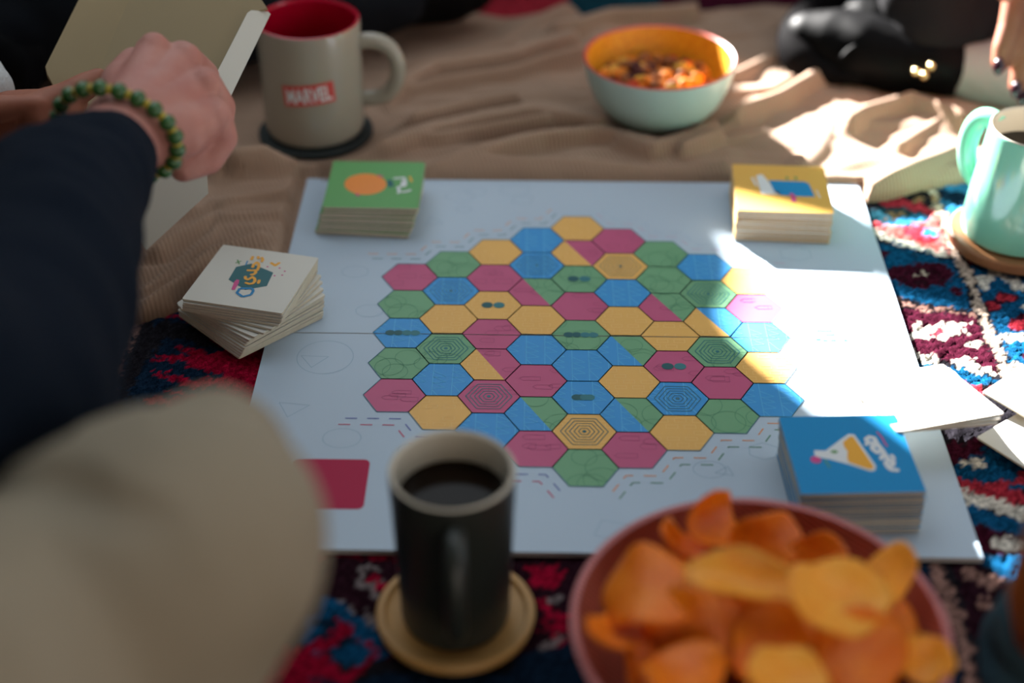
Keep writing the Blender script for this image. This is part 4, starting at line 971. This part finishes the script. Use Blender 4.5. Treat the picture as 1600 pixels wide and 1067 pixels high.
# chunky sole with welt round the toe
rim = bez([pt(1330, 116, 1.335), pt(1240, 122, 1.345), pt(1212, 70, 1.36), pt(1238, 8, 1.385), pt(1300, 2, 1.40), pt(1400, -20, 1.42)], 26)
mb = MB(); mb.tube(rim, [.009+.008*min(1, k/6) for k in range(27)], 14, 0, 1.0); keep(mb.build('shoe_sole', MATS['sole_black'], None, 'all'), pr)
mb = MB(); mb.tube([p+FW*-.010+RT*.008-UP*.004 for p in rim], [.005]*27, 10); keep(mb.build('shoe_welt', MATS['sole_black'], None, 'all'), pr)
mb = MB(); mb.tube(bez([pt(1315, 92, 1.318), pt(1330, 66, 1.316), pt(1370, 58, 1.316), pt(1420, 62, 1.312)], 14), .0022, 8); keep(mb.build('shoe_seam', MATS['leather_black'], None, 'all'), pr)
for (u, v) in ((1431, 112), (1455, 104), (1444, 118)):
    mb = MB(); mb.ellipsoid(pt(u, v, 1.290), (.0036,)*3, 12); keep(mb.build('shoe_stud', MATS['stud_gold'], None, 'all'), pr)
blob('sock', [[(pt(1478, 106, 1.33), .0245), (pt(1530, 112, 1.322), .0275), (pt(1640, 125, 1.30), .030), (pt(1760, 120, 1.29), .034)]], .0025, 5, MATS['sock_grey'], pr, lambda co: .0012*nz3(co, .006, 62))
blob('trousers', [[(pt(1446, 84, 1.325), .010), (pt(1462, 35, 1.325), .036), (pt(1468, -20, 1.33), .052), (pt(1500, -150, 1.36), .075), (Vector((.56, .72, .30)), .10)], [(pt(1448, 78, 1.322), .009), (pt(1520, 40, 1.315), .018), (pt(1570, -30, 1.33), .045)], [(Vector((.56, .72, .30)), .10), (Vector((.75, .85, .14)), .13)], [(pt(1760, 120, 1.29), .04), (Vector((.62, .55, .14)), .07), (Vector((.75, .80, .14)), .11)]], .004, 6, MATS['trouser_black'], pr, lambda co: .004*nz3(co, .03, 63))
D = 1.215
fin = [[(1592, -30, .0105), (1578, 40, .0090), (1566, 75, .0080), (1562, 98, .0066)], [(1618, -10, .0105), (1600, 48, .0092), (1583, 78, .0082), (1572, 96, .0060)], [(1640, 20, .0105), (1612, 75, .0092), (1595, 108, .0082), (1589, 134, .0066)], [(1668, 50, .0100), (1630, 110, .0085), (1612, 136, .0075), (1604, 150, .0060)]]
caps = [[(pt(u, v, D+.006*k), r_) for u, v, r_ in f] for k, f in enumerate(fin)]
caps += [[(pt(1650, -90, D+.01), .030), (pt(1600, -40, D), .014)], [(pt(1650, -90, D+.01), .030), (pt(1625, -20, D+.006), .014)], [(pt(1650, -90, D+.01), .030), (pt(1648, 10, D+.012), .014)], [(pt(1650, -90, D+.01), .028), (pt(1676, 40, D+.018), .013)], [(pt(1650, -90, D+.01), .027), (pt(1720, -260, D), .026), (pt(1800, -420, D), .034)], [(pt(1640, -80, D-.02), .016), (pt(1590, -50, D-.035), .011), (pt(1572, -15, D-.03), .009)]]
blob('body', caps, .0016, 3, MATS['skin_tan'], pr)
for k, (u, v, a) in enumerate(((1560.5, 104, 10), (1567, 100, 30), (1588, 140, 12), (1600, 152, 30))):
    M_ = Matrix(((RT.x, UP.x, -FW.x), (RT.y, UP.y, -FW.y), (RT.z, UP.z, -FW.z))).to_4x4() @ Matrix.Rotation(R(-a), 4, 'Z')
    mb = MB(); mb.ellipsoid(pt(u, v, D-.006+.006*k), (.0046, .0075, .0035), 12, 0, M_); keep(mb.build('fingernail', MATS['nail_plum'], None, 'all'), pr)
# --- person at the near right: bare shin and teal sock
pn = thing('person', 'person at the near right edge with a bare brown shin and dark teal sock', 'person', (.36, -.45, 0))
blob('body', [[(pt(1660, 985, .70), .022), (pt(1640, 925, .66), .0175), (pt(1700, 830, .63), .024), (pt(1850, 640, .58), .040), (Vector((.50, -.70, .25)), .07)]], .003, 5, MATS['skin_brown'], pn)
blob('sock', [[(pt(1650, 985, .715), .030), (pt(1602, 1000, .745), .0215), (pt(1605, 1060, .735), .022)]], .003, 5, MATS['sock_teal'], pn, lambda co: .0015*nz3(co, .008, 71))
